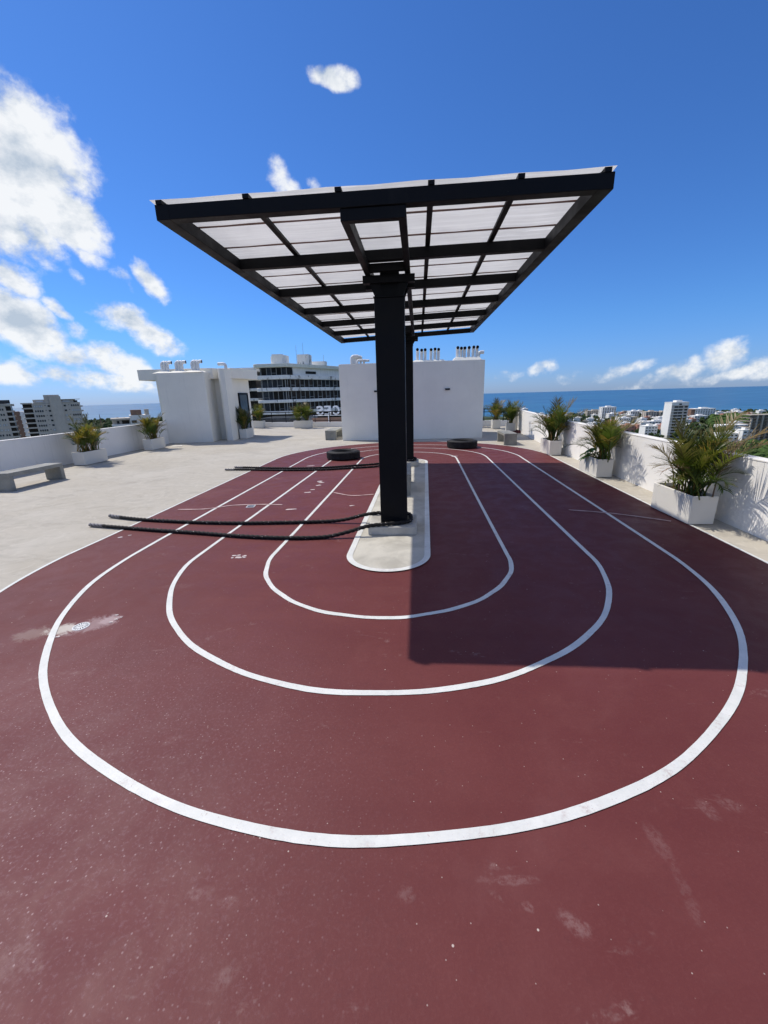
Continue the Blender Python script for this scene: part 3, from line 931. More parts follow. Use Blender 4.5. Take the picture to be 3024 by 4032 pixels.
# ------------------------------------------------------------------ tyres
def tyre(label, x, y, R=0.44, h=0.225, rz=0.0):
    t = thing('tyre', label, 'tyre', (x, y, 0.0055), rz, 'tractor-sized tyres lying on the track')
    prof = []
    ri, ro = R * 0.58, R
    body = [(ri, 0.045), (ri + 0.02, 0.012), (R * 0.80, 0.0), (ro - 0.035, 0.010), (ro - 0.008, 0.035), (ro, 0.07), (ro, h - 0.07), (ro - 0.008, h - 0.035),
            (ro - 0.035, h - 0.010), (R * 0.80, h), (R * 0.74, h - 0.004), (ri + 0.03, h - 0.018), (ri, h - 0.045), (ri + 0.012, h - 0.06), (ri + 0.05, h - 0.075), (ro - 0.04, h * 0.5), (ri + 0.05, 0.075), (ri + 0.012, 0.06)]
    MB().lathe(body, 64, close=True).build('carcass', 'tyre_rubber', t, smooth=True)
    m = MB()
    nb = 40
    for k in range(nb):
        a0 = 2 * math.pi * k / nb
        for zz0, zz1, sh in ((0.030, h * 0.36, 0.0), (h * 0.40, h * 0.60, 0.35), (h * 0.64, h - 0.030, 0.0)):
            a = a0 + sh * 2 * math.pi / nb
            da = 2 * math.pi / nb * 0.40
            vs = []
            for rr_ in (ro - 0.012, ro + 0.010):
                for aa, zz in ((a - da, zz0), (a + da, zz0), (a + da, zz1), (a - da, zz1)):
                    vs.append((rr_ * math.cos(aa), rr_ * math.sin(aa), zz))
            m.add(vs, [(0, 1, 2, 3), (7, 6, 5, 4), (0, 4, 5, 1), (1, 5, 6, 2), (2, 6, 7, 3), (3, 7, 4, 0)])
    m.build('tread', 'tyre_rubber', t)
    MB().lathe([(R * 0.70, h - 0.003), (R * 0.705, h + 0.004), (R * 0.725, h + 0.004), (R * 0.73, h - 0.002)], 64).build('sidewall_rib', 'tyre_rubber', t, smooth=True)
    return t
tyre('black tyre lying flat on the track left of the posts', -1.885, 10.56, 0.43, 0.215)
tyre('black tyre lying flat on the far right bend before the white block', 1.415, 12.38, 0.44, 0.225, 0.4)

# ------------------------------------------------------------------ floor drains
def round_drain(label, x, y, r):
    t = thing('floor_drain', label, 'drain', (x, y, Z_TRACK))
    MB().lathe([(r * 0.86, 0.001), (r * 0.86, 0.0045), (r, 0.0035), (r * 1.02, 0.0)], 40).build('rim', 'drain_plastic', t)
    MB().lathe([(0.0005, 0.0022), (r * 0.87, 0.0022)], 40).build('sump', 'dark_hole', t)
    m = MB()
    for k in range(16):
        a = 2 * math.pi * k / 16
        m.bar((0.16 * r * math.cos(a), 0.16 * r * math.sin(a), 0.0035), (0.88 * r * math.cos(a), 0.88 * r * math.sin(a), 0.0035), 0.14 * r, 0.003)
    m.build('grate', 'drain_plastic', t)
    MB().lathe([(0.0005, 0.0048), (r * 0.28, 0.0048), (r * 0.30, 0.002)], 24).build('hub', 'drain_plastic', t)
round_drain('round white slotted floor drain in a chalky stain on the track', -2.487, 2.475, 0.055)
t = thing('floor_drain', 'small square grey grate beside the crack line on the track', 'drain', (-2.52, 5.815, Z_TRACK), 0.12)
m = MB()
for a, b in (((-.062, -.062), (.062, -.05)), ((-.062, .05), (.062, .062))): m.box(a[0], b[0], a[1], b[1], 0.0005, 0.006)
for a in (-.062, .050): m.box(a, a + .012, -.05, .05, 0.0005, 0.006)
m.build('rim', 'drain_plastic', t)
MB().box(-.05, .05, -.05, .05, 0.0003, 0.002).build('sump', 'dark_hole', t)
m = MB()
for k in range(5): m.box(-.05, .05, -.044 + k * .02, -.034 + k * .02, 0.0022, 0.005)
m.build('grate', 'steel_grey', t)

# ------------------------------------------------------------------ benches
def bench(label, x0, x1, y0, y1, h=0.355, th=0.075, leg=0.085):
    cx, cy = (x0 + x1) / 2, (y0 + y1) / 2
    t = thing('concrete_bench', label, 'bench', (cx, cy, 0), 0, 'concrete benches')
    w, l = (x1 - x0) / 2, (y1 - y0) / 2
    z0 = 0.0125 if abs(x0) < 1 else 0.0005
    MB().box(-w, w, -l, l, h - th, h).build('seat', 'bench_concrete', t, bevel=0.006)
    for s in (-1, 1):
        MB().box(-w + .002, w - .002, s * (l - leg / 2 - 0.002) - leg / 2, s * (l - leg / 2 - 0.002) + leg / 2, z0, h - th - 0.0005).build('leg', 'bench_concrete', t, bevel=0.004)
bench('grey concrete bench by the left parapet wall at the picture edge', -8.13, -7.74, 7.05, 8.30)
bench('grey concrete bench on the island between the two posts', -0.46, -0.07, 6.385, 7.49, 0.36)
bench('grey concrete bench at the right corner of the white block', 2.72, 3.10, 12.67, 13.80)
bench('grey concrete bench peeking out left of the white block', -3.37, -2.95, 15.22, 16.62)

# ------------------------------------------------------------------ parapets
def parapet(label, pts, inward, h0, h1, th=0.13):
    t = thing('parapet_wall', label, 'wall')
    n = len(pts)
    off = []
    for i in range(n):
        a, b = Vector(pts[max(i - 1, 0)]), Vector(pts[min(i + 1, n - 1)])
        d = (b - a).normalized()
        off.append(Vector((d.y, -d.x)) * (-inward))
    def wall(o0, o1, z0f, z1f, name, mat, bevel=0.0):
        m = MB()
        vs, fs = [], []
        for i in range(n):
            p, o = Vector(pts[i]), off[i]
            hh = h0 + (h1 - h0) * i / (n - 1)
            a, b = p - o * o0, p - o * o1
            vs += [(a.x, a.y, z0f(hh)), (b.x, b.y, z0f(hh)), (b.x, b.y, z1f(hh)), (a.x, a.y, z1f(hh))]
        for i in range(n - 1):
            for k in range(4):
                fs.append((4 * i + k, 4 * i + (k + 1) % 4, 4 * i + 4 + (k + 1) % 4, 4 * i + 4 + k))
        fs += [(0, 1, 2, 3), tuple(4 * (n - 1) + k for k in (3, 2, 1, 0))]
        m.add(vs, fs)
        return m.build(name, mat, t, bevel=bevel, seg=3)
    wall(0.0, th, lambda h: 0.0005, lambda h: h - 0.02, 'wall', 'parapet_wall')
    wall(-0.006, th + 0.006, lambda h: h - 0.0195, lambda h: h, 'coping', 'parapet_wall', 0.006)
    m = MB(); vs, fs = [], []
    q = random.Random(len(label))
    dense = []
    for i in range(n - 1):
        for k in range(20): dense.append((Vector(pts[i]).lerp(Vector(pts[i + 1]), k / 20), off[i]))
    dense.append((Vector(pts[-1]), off[-1]))
    for p, o in dense:
        w = 0.085 + q.uniform(-0.018, 0.02); hh = 0.065 + q.uniform(-0.008, 0.008)
        a, b = p - o * 0.02, p + o * w
        c = p + o * (w * 0.35)
        vs += [(a.x, a.y, hh), (c.x, c.y, hh * 0.42), (b.x, b.y, 0.0008)]
    for i in range(len(dense) - 1):
        for k in range(2): fs.append((3 * i + k, 3 * i + k + 1, 3 * i + 4 + k, 3 * i + 3 + k))
    m.add(vs, fs).build('mortar_fillet', 'fillet_mortar', t, smooth=True)
    return t
rp = parapet('white parapet wall along the right edge behind the potted palms', [(3.80, -4.9), (3.83, 4.2), (3.90, 8.0), (3.945, 11.2), (4.12, 14.2), (4.27, 16.6), (4.32, 17.32)], -1, 0.80, 0.875)
m = MB()
arc = [(3.995 + 0.12 * math.cos(a), 17.42 + 0.12 * math.sin(a)) for a in [math.radians(x) for x in range(90, 271, 18)]]
m.prism(arc + [(4.42, 17.30), (4.42, 17.54)], 0.0006, 0.868)
m.build('end_return', 'parapet_wall', rp, bevel=0.006)
lp = parapet('white parapet wall along the left edge with the sea beyond', [(-9.66, -4.9), (-9.66, 4.0), (-9.66, 9.8), (-9.66, 12.3), (-9.66, 15.2)], 1, 0.80, 0.845)
l = thing('wall_lamp', 'small dark step light set in the right parapet between two palms', 'lamp', (3.915, 10.16, 0.63))
MB().box(-0.02, 0.004, -0.075, 0.075, -0.016, 0.020).build('housing', 'black_steel', l, bevel=0.003)
MB().box(-0.016, 0.002, -0.060, 0.060, -0.019, -0.0165).build('lens', 'drain_plastic', l)

# ------------------------------------------------------------------ far kerb with railing
k = thing('kerb_wall', 'low white kerb wall at the far edge of the roof under the railing', 'wall')
a, b = (-9.9, kerb_y(-9.9)), (4.9, kerb_y(4.9))
m = MB().prism([a, b, (b[0] + .05, b[1] + .22), (a[0] + .05, a[1] + .22)], 0.0005, 0.255)
m.build('wall', 'parapet_wall', k, bevel=0.012)
r = thing('guard_railing', 'black tubular guard railing on the far kerb', 'railing')
def kp(x, z): return (x + 0.026, kerb_y(x) + 0.11, z)
for nm, z, rad in (('top_rail', 0.80, 0.022), ('middle_rail', 0.665, 0.016), ('bottom_rail', 0.335, 0.016)):
    MB().tube([kp(-9.9, z), kp(4.9, z)], rad, 8).build(nm, 'black_steel', r)
x = -9.85
while x < 5:
    p = MB().tube([kp(x, 0.256), kp(x, 0.80)], 0.019, 8).build('post', 'black_steel', r)
    MB().tube([kp(x, 0.2555), kp(x, 0.285)], 0.040, 10).build('foot', 'black_steel', p)
    x += 0.876

# ------------------------------------------------------------------ vent pipes
def gooseneck(base, h, r, ang, out, parent, name='vent_pipe'):
    """upright pipe that bends over towards ang; a black disc paints the shade inside its end"""
    bx, by, bz = base
    d = Vector((math.cos(ang), math.sin(ang), 0))
    pts = [Vector((bx, by, bz)), Vector((bx, by, bz + h * 0.5))]
    R = r * 1.55
    c = Vector((bx, by, bz + h - R)) + d * R
    for k in range(7):
        a = math.pi - math.pi / 2 * k / 6
        pts.append(c + d * (R * math.cos(a)) + Vector((0, 0, R * math.sin(a))))
    end = pts[-1] + d * out
    pts.append(end)
    o = MB().tube(pts, r, 14, cap=False).build(name, 'pipe_white', parent, smooth=True)
    MB().tube([end - d * 0.012, end - d * 0.010], r * 0.99, 14).build('mouth_shade', 'dark_hole', o)  # black disc imitates the shade inside the pipe
    return o

# ------------------------------------------------------------------ white service block
blk = thing('service_block', 'white rendered service block behind the posts with vent pipes on top', 'building')
MB().box(-2.667, 2.417, 14.95, 17.6, 0.0005, 2.655).build('wall', 'white_wall', blk, bevel=0.012)
MB().box(-2.60, 2.35, 15.02, 17.5, 2.6555, 2.665).build('roof_deck', 'fillet_mortar', blk)
for sgn, xs in ((0, (-1.35,)), (1, (1.152,))):
    for xx in xs:
        w = MB().box(xx - 0.085, xx + 0.085, 14.895, 14.949, 1.690, 1.745).build('wall_lamp', 'black_steel', blk, bevel=0.004)
        MB().box(xx - 0.07, xx + 0.07, 14.90, 14.945, 1.683, 1.6895).build('lens', 'drain_plastic', w)
# mortar housings the pipes stand in
for x0, x1, y0, hh in ((0.0, 1.02, 15.35, 0.07), (1.43, 2.26, 15.30, 0.12)):
    m = MB()
    vs = [(x0 - .1, y0 - .1, 2.664), (x1 + .1, y0 - .1, 2.664), (x1 + .1, y0 + .42, 2.664), (x0 - .1, y0 + .42, 2.664),
          (x0, y0, 2.665 + hh), (x1, y0, 2.665 + hh), (x1, y0 + .32, 2.665 + hh), (x0, y0 + .32, 2.665 + hh)]
    m.add(vs, [(4, 5, 6, 7), (0, 1, 5, 4), (1, 2, 6, 5), (2, 3, 7, 6), (3, 0, 4, 7), (3, 2, 1, 0)]).build('pipe_housing', 'white_wall', blk, bevel=0.012)
for x, hh in ((0.11, .40), (0.26, .375), (0.385, .385), (0.595, .38), (0.735, .395), (0.86, .38)):
    gooseneck((x, 15.58, 2.70), hh, 0.052, -math.pi / 2, 0.05, blk)
for x, hh in ((1.53, .41), (1.655, .39), (1.775, .39), (1.925, .40), (2.085, .41), (2.215, .41)):
    gooseneck((x, 15.56, 2.70), hh, 0.054, -math.pi / 2, 0.05, blk)
gooseneck((2.30, 15.75, 2.66), 0.30, 0.06, 0.0, 0.10, blk)
for i, (y, hh) in enumerate(((15.45, .29), (15.66, .285), (15.9, .30), (16.15, .295))):
    gooseneck((-2.26 + 0.02 * i, y, 2.66), hh, 0.058, 0.0, 0.14, blk)
for i, y in enumerate((15.25, 15.36, 15.5)):
    gooseneck((-2.03 + 0.10 * i, y, 2.66), 0.135, 0.040, 0.0, 0.14, blk)

# ------------------------------------------------------------------ stair house
st = thing('stair_house', 'white stair house at left with overhanging roof slab and glass door', 'building')
MB().prism([(-9.58, 15.21), (-7.865, 15.43), (-7.99, 16.45), (-9.70, 16.40)], 0.0005, 2.60).build('shaft', 'stair_wall', st, bevel=0.012)
MB().prism([(-9.86, 15.55), (-9.69, 15.55), (-9.70, 16.401), (-7.60, 16.451), (-7.26, 16.31), (-7.26, 16.80), (-7.26, 18.1), (-9.86, 18.1)], 0.0006, 2.374).build('wall', 'stair_wall', st)
MB().prism([(-7.60, 16.44), (-7.56, 15.95), (-7.50, 15.86), (-7.42, 15.80), (-7.225, 15.775), (-7.215, 16.30), (-7.26, 16.44)], 0.0004, 2.716).build('column', 'stair_wall', st, bevel=0.008)
MB().prism([(-10.63, 15.68), (-9.55, 15.74), (-7.80, 16.0), (-7.74, 16.30), (-7.22, 16.302), (-6.93, 16.75), (-6.90, 18.3), (-10.6, 18.3)], 2.376, 2.768).build('roof_slab', 'stair_wall', st, bevel=0.012)
m = MB()
for xg in (-9.55, -8.98, -8.37):
    m.add([(xg - .25, 15.30, 2.599), (xg + .45, 15.38, 2.599), (xg + .40, 15.95, 2.60), (xg - .25, 15.9, 2.60), (xg - .1, 15.5, 2.665), (xg + .3, 15.55, 2.665), (xg + .3, 15.85, 2.665), (xg - .1, 15.8, 2.665)],
          [(4, 5, 6, 7), (0, 1, 5, 4), (1, 2, 6, 5), (2, 3, 7, 6), (3, 0, 4, 7)])
m.build('pipe_housing', 'stair_wall', st, smooth=True)
for xg in (-9.62, -9.05, -8.42):
    for j, dx in enumerate((0.0, 0.115, 0.235)):
        gooseneck((xg + dx, 15.72 - 0.02 * j, 2.60), 0.40 - 0.005 * j, 0.062, 0.12, 0.03 + 0.05 * (j == 2), st)
gooseneck((-7.24, 16.0, 2.70), 0.20, 0.06, math.pi, 0.20, st)
d = MB()
d.box(-7.259, -7.195, 16.83, 17.76, 0.003, 1.83)
door = MB().box(-7.259, -7.205, 16.83, 16.90, 0.003, 1.83).box(-7.259, -7.205, 17.69, 17.76, 0.003, 1.83).box(-7.259, -7.205, 16.9005, 17.6895, 1.755, 1.83).box(-7.259, -7.205, 16.9005, 17.6895, 0.003, 0.10).build('door', 'black_steel', st)
MB().box(-7.25, -7.23, 16.9005, 17.6895, 0.1005, 1.7545).build('glass', 'door_glass', door)
MB().tube([(-7.19, 17.60, 0.75), (-7.19, 17.60, 1.05)], 0.012, 8).build('handle', 'steel_grey', door)
tag(MB().prism([(-8.86, 14.25), (-8.50, 14.34), (-8.40, 14.10), (-8.74, 14.02)], 0.001, 0.014).build('floor_hatch', 'planter_paint'), 'pale square inspection plate on the floor before the stair house', 'hatch')
o = MB().lathe([(0.0005, 0.004), (0.30, 0.004), (0.335, 0.0005)], 40, c=(-3.2, 14.35, 0)).build('manhole_cover', 'concrete_floor')
tag(o, 'flush round concrete manhole cover left of the white block', 'manhole')

# ------------------------------------------------------------------ planters and palms
def planter(label, x0, x1, y0, y1, h, rz=0.0, bev=0.012):
    cx, cy = (x0 + x1) / 2, (y0 + y1) / 2
    t = thing('planter', label, 'planter', (cx, cy, 0.009), rz, 'white concrete planters')
    w, l = (x1 - x0) / 2, (y1 - y0) / 2
    th = 0.024
    m = MB()
    vs = []
    tp = 0.003
    for (ww, ll, z) in ((w - tp, l - tp, 0.0), (w, l, h), (w - th, l - th, h), (w - th - .01, l - th - .01, h * 0.55)):
        vs += [(-ww, -ll, z), (ww, -ll, z), (ww, ll, z), (-ww, ll, z)]
    fs = [(3, 2, 1, 0)]
    for k in range(3):
        for i in range(4): fs.append((4 * k + i, 4 * k + (i + 1) % 4, 4 * k + 4 + (i + 1) % 4, 4 * k + 4 + i))
    fs.append((12, 13, 14, 15))
    m.add(vs, fs).build('box', 'planter_paint', t, bevel=bev, seg=3)
    m = MB(); vs, fs = [], []
    q = random.Random(label)
    nx, ny = 6, 10
    for j in range(ny + 1):
        for i in range(nx + 1):
            vs.append((-(w - th - .004) + 2 * (w - th - .004) * i / nx, -(l - th - .004) + 2 * (l - th - .004) * j / ny, h - 0.055 + q.uniform(-.012, .014)))
    for j in range(ny):
        for i in range(nx):
            a = j * (nx + 1) + i
            fs.append((a, a + 1, a + nx + 2, a + nx + 1))
    m.add(vs, fs).build('soil', 'soil', t)
    return t

def frond_mesh(seed, L, el0, el1, mat, leaf=0.20, bare=0.30, pairs=24, width=0.0125, vee=0.42, stiff=0.5):
    """pinnate leaf: arched rachis in the xz plane with two rows of narrow stiff leaflets"""
    q = random.Random(seed)
    m = MB()
    n = 16
    pts, p = [Vector((0, 0, 0))], Vector((0, 0, 0))
    for i in range(n):
        f = (i + 0.5) / n
        el = el0 + (el1 - el0) * f ** 1.9
        yaw = 0.30 * math.sin(seed * 1.7) * f * f
        p = p + Vector((math.cos(el) * math.cos(yaw), math.cos(el) * math.sin(yaw), math.sin(el))) * (L / n)
        pts.append(p)
    m.tube(pts, [0.0080 * (1 - 0.8 * i / n) + 0.0015 for i in range(n + 1)], 5)
    def at(f):
        x = f * n; i = min(int(x), n - 1)
        return pts[i].lerp(pts[i + 1], x - i), (pts[i + 1] - pts[i]).normalized()
    for k in range(pairs):
        f = bare + (1 - bare) * (k + 0.3) / pairs
        c, d = at(min(f, 0.999))
        side = (Vector((0, 1, 0)) - d * d.y).normalized()
        up = d.cross(side); up = up if up.z > 0 else -up
        g = (f - bare) / (1 - bare)
        ll = leaf * (0.55 + 0.75 * math.sin(math.pi * min(1, g * 0.85 + 0.12))) * q.uniform(0.8, 1.15)
        fwd = 0.95 + 0.9 * g
        for s in (-1, 1):
            if q.random() < 0.06: continue
            dr = (side * s + d * fwd * q.uniform(0.75, 1.2) + up * vee * q.uniform(0.3, 1.4)).normalized()
            dr2 = (dr + Vector((0, 0, -0.45 * q.uniform(0.2, 1.6))) * stiff).normalized()
            wv = dr.cross(up).normalized()
            a = c; b = c + dr * ll * 0.5; e = b + dr2 * ll * 0.5
            w = width * q.uniform(0.75, 1.2)
            vs = [a + wv * w * 0.35, a - wv * w * 0.35, b - wv * w * 0.5 + up * 0.004, b + wv * w * 0.5 + up * 0.004, e]
            m.add(vs, [(0, 1, 2, 3), (3, 2, 4)])
    return m.mesh('frond', mat)

FROND = {'deep': [], 'mid': [], 'yellow': [], 'dry': []}
R_ = math.radians
for i in range(6):
    FROND['deep'].append(frond_mesh(10 + i, 0.80 - 0.03 * i, R_(88 - 2 * i), R_(66 - 17 * i), 'leaf_deep'))
    FROND['mid'].append(frond_mesh(30 + i, 0.84 - 0.03 * i, R_(88 - 2 * i), R_(60 - 16 * i), 'leaf_mid'))
for i in range(3):
    FROND['yellow'].append(frond_mesh(50 + i, 0.74, R_(84), R_(52 - 24 * i), 'leaf_yellow'))
    FROND['dry'].append(frond_mesh(70 + i, 0.70, R_(82), R_(35 - 30 * i), 'leaf_dry', leaf=0.16, pairs=17, width=0.009, vee=0.5))
TALL = [frond_mesh(90, 1.0, R_(80), R_(36), 'leaf_mid', leaf=0.22, bare=0.38),
        frond_mesh(91, 1.0, R_(76), R_(26), 'leaf_yellow', leaf=0.21, bare=0.40),
        frond_mesh(92, 0.97, R_(86), R_(62), 'leaf_deep', leaf=0.20, bare=0.42)]
SPEAR = frond_mesh(95, 0.88, R_(89), R_(80), 'leaf_mid', leaf=0.13, bare=0.45, pairs=16, vee=0.15)

def palm(label, x, y, z, n, size, seed, spread=0.10, long_axis=0.0, tall=(), mixw=(0.42, 0.34, 0.14, 0.10), lean=0.0):
    """clumping areca palm: canes out of the soil, fronds arching all round"""
    t = thing('areca_palm', label, 'palm', (x, y, z), 0, 'areca palms in planters')
    q = random.Random(seed)
    kinds = ('deep', 'mid', 'yellow', 'dry')
    n = int(n * 1.2)
    for i in range(n):
        k = q.choices(kinds, mixw)[0]
        f = i / n
        az = 2.399 * i + q.uniform(-.4, .4)
        me = q.choice(FROND[k])
        bx, by = q.gauss(0, spread * 0.5), q.gauss(0, spread * 0.5 + long_axis)
        bx = max(-.11, min(.11, bx)); by = max(-.30, min(.30, by))
        s = size * q.uniform(0.70, 1.16)
        o = link('frond', me, t, (bx, by, -0.02 + q.uniform(0, 0.10) * size), az)
        o.rotation_euler = (q.uniform(-.12, .12), (q.uniform(-0.05, 0.50) if i % 3 else q.uniform(-0.08, 0.12)) - lean * math.cos(az), az)
        o.scale = (s, s, s)
    for (kind, az, tilt, s) in tall:
        o = link('frond', (TALL + [SPEAR])[kind], t, (q.uniform(-.03, .03), q.uniform(-.05, .05), 0.0), az)
        o.rotation_euler = (0, tilt, az)
        o.scale = (s, s, s)
    for i in range(max(5, n // 4)):
        a = q.uniform(0, 6.28); rr = q.uniform(0, spread * 0.6)
        bx, by = rr * math.cos(a), rr * math.sin(a) + q.uniform(-long_axis, long_axis) * 1.2
        h = q.uniform(0.14, 0.32) * size
        MB().tube([(bx, by, -0.05), (bx + math.cos(a) * h * .12, by + math.sin(a) * h * .12, h * .5), (bx + math.cos(a) * h * .3, by + math.sin(a) * h * .3, h)], [0.013 * size, 0.011 * size, 0.008 * size], 6).build('cane', 'stem', t, smooth=True)
    return t

P = planter
pl = {}
P('white planter nearest the camera on the right, leaf shadows on its side', 3.235, 3.53, 4.83, 5.63, 0.345)
palm('large bushy palm in the planter nearest the camera at right', 3.385, 5.10, 0.31, 42, 0.92, 1, 0.12, 0.10,
     tall=((1, -0.25, 0.10, 1.0), (0, 0.15, 0.0, 1.05), (1, 0.05, 0.30, 0.95), (2, 2.9, 0.1, .9), (0, -2.6, .25, .9)), mixw=(.46, .30, .13, .11), lean=-.05)
P('white planter in the middle of the right row, dark leaves hanging over it', 3.35, 3.635, 7.65, 8.49, 0.335)
palm('bushy palm with broad dark leaves at its foot, middle of the right row', 3.49, 7.88, 0.30, 36, 0.95, 2, 0.11, 0.10,
     tall=((3, 0.3, 0.18, 1.0), (1, 0.1, 0.22, .95), (0, 2.7, .1, .9)), mixw=(.46, .28, .12, .14))
pt = [o for o in bpy.data.objects if o.get('label', '').startswith('bushy palm with broad')][0]
q = random.Random(8)
for i in range(9):        # broad-leaved companion plant at the left foot of the palm
    az = math.pi + (i - 4) * 0.32 + q.uniform(-.15, .15)
    m = MB(); vs, fs = [], []
    L_ = q.uniform(0.20, 0.30); el = q.uniform(-0.1, 0.7)
    for k in range(7):
        f = k / 6
        w = 0.055 * math.sin(math.pi * min(1, f * 0.93 + 0.05)) ** 0.8
        x_ = L_ * f * math.cos(el); z_ = L_ * f * math.sin(el) - 0.14 * f * f
        vs += [(x_, -w, z_ + 0.012), (x_, 0, z_), (x_, w, z_ + 0.012)]
    for k in range(6):
        for j in range(2): fs.append((3 * k + j, 3 * k + j + 1, 3 * k + 4 + j, 3 * k + 3 + j))
    m.add(vs, fs)
    MB.build(m, 'broad_leaf', 'leaf_broad', pt, smooth=True, loc=(-0.07, 0.12 + q.uniform(-.1, .1), 0.05 + q.uniform(0, .16)), rz=az)
P('white planter third along the right parapet, before the step light', 3.375, 3.672, 10.46, 11.26, 0.36)
palm('tall palm with long wind-swept fronds, third along the right parapet', 3.52, 10.72, 0.32, 34, 1.0, 3, 0.11, 0.08,
     tall=((2, 0.3, 0.25, 1.15), (0, 0.0, .35, 1.1), (2, 1.2, 0.05, 1.1), (0, 3.1, .15, .9)), mixw=(.5, .30, .10, .10))
P('white cube planter behind the right bench, near the parapet end', 3.66, 3.98, 16.70, 17.02, 0.36)
palm('dark bushy palm behind the right bench by the parapet end', 3.82, 16.86, 0.32, 30, 1.0, 4, 0.10, 0.0, tall=((0, 0.2, .3, .9), (2, .4, .1, .95)), mixw=(.62, .28, .04, .06))
P('white cube planter beside the far right corner of the block', 3.42, 3.77, 18.50, 18.86, 0.38)
palm('yellowish palm beside the far right corner of the block', 3.60, 18.68, 0.34, 30, 1.05, 5, 0.10, 0.0, tall=((3, 3.0, .25, 1.0), (0, 0.5, .1, 1.0), (2, 1.5, .1, 1.0)), mixw=(.32, .36, .26, .06))
P('white planter mostly hidden behind the right end of the block', 2.62, 2.95, 19.5, 19.85, 0.36)
palm('palm whose fronds just show past the right edge of the block', 2.80, 19.68, 0.32, 24, 1.0, 6, 0.10, 0.0, mixw=(.6, .3, .05, .05))
P('white planter next to the left bench with a grey scuff on its side', -9.085, -8.745, 10.08, 10.91, 0.345)
palm('two-clump palm with orange tips next to the left bench', -8.92, 10.45, 0.31, 36, 0.97, 7, 0.10, 0.17, tall=((3, 1.2, 0.12, 1.15), (2, 1.5, -.05, 1.0), (1, 0.2, .3, .8)), mixw=(.34, .32, .22, .12))
P('white planter in the corner between left parapet and stair house', -9.155, -8.845, 13.10, 13.86, 0.36)
palm('spiky palm in the corner between left parapet and stair house', -9.0, 13.45, 0.32, 32, 0.98, 8, 0.10, 0.15, tall=((3, 3.3, .35, 1.1), (0, 1.0, .1, 1.0), (2, 0.4, .2, 1.0)), mixw=(.40, .32, .22, .06))
P('white planter at the foot of the stair house door', -7.195, -6.90, 16.36, 17.10, 0.39, bev=0.05)
palm('dark slender palm before the stair house door', -7.05, 16.62, 0.35, 26, 1.0, 9, 0.09, 0.08, tall=((3, 2.6, .22, 1.2), (2, .3, .2, 1.0)), mixw=(.66, .26, .03, .05))
P('white planter half hidden behind the stair house', -9.0, -8.35, 22.25, 22.6, 0.38)
palm('yellow-green palm half hidden behind the stair house', -8.62, 22.42, 0.34, 26, 1.0, 10, 0.14, 0.0, mixw=(.34, .34, .28, .04))
P('wide white planter in front of the far railing', -6.42, -5.46, 21.50, 21.84, 0.38, bev=0.04)
palm('left of the two palm clumps before the far railing', -6.18, 21.67, 0.34, 26, 1.0, 11, 0.09, 0.0, tall=((0, 2.8, .1, .9),), mixw=(.34, .38, .22, .06))
palm('right of the two palm clumps before the far railing', -5.72, 21.67, 0.34, 26, 1.08, 12, 0.09, 0.0, tall=((2, 1.0, .0, .95),), mixw=(.5, .36, .10, .04))

# red tarp and black hose at the parapet end
q = random.Random(3)
m = MB(); vs, fs = [], []
nx, ny = 18, 12
for j in range(ny + 1):
    for i in range(nx + 1):
        u, v = i / nx, j / ny
        e = math.sin(math.pi * u) ** 0.5 * math.sin(math.pi * v) ** 0.5
        vs.append((3.78 + 0.50 * u + q.uniform(-.012, .012), 16.30 + 0.34 * v + 0.10 * (1 - u) + q.uniform(-.012, .012), 0.003 + e * (0.05 + 0.09 * u + q.uniform(-.028, .03))))
for j in range(ny):
    for i in range(nx):
        a = j * (nx + 1) + i
        fs.append((a, a + 1, a + nx + 2, a + nx + 1))
tag(m.add(vs, fs).build('red_tarp', 'red_tarp'), 'crumpled dark red tarp on the floor by the right parapet end', 'tarp')
P_ = catmull([(4.20, 16.55, 0.05), (4.235, 16.62, 0.20), (4.24, 16.66, 0.36), (4.235, 16.72, 0.47), (4.235, 16.80, 0.43)], 8)
tag(MB().tube(P_, 0.014, 8).build('black_hose', 'tyre_rubber', smooth=True), 'short black hose hooked over the wall above the red tarp', 'hose')

# ------------------------------------------------------------------ sea, land
GZ = -50.0
n = 160
structure(MB().add([(11600 * math.cos(2 * math.pi * i / n), 11600 * math.sin(2 * math.pi * i / n), GZ - 0.8) for i in range(n)], [tuple(range(n))]).build('sea', 'sea_water'), 'blue sea reaching to the horizon')
coast = [(-5000, 2600), (-2200, 1500), (-1300, 1290), (-957, 1240), (-848, 1290), (-500, 1150), (-150, 960), (150, 905), (338, 880), (413, 863), (478, 850), (560, 835), (639, 806), (800, 780), (1200, 640), (2200, 200), (5000, -1200)]
P_ = catmull([(x, y, 0) for x, y in coast], 5)
q = random.Random(6)
poly = [(-6000, -5000)] + [(p.x + q.uniform(-6, 6), p.y + q.uniform(-6, 6)) for p in P_] + [(6000, -5000)]
me_land = sheet(poly, GZ, 'land', 'land_ground')
structure(me_land, 'green and built-up coastal land below the roof')

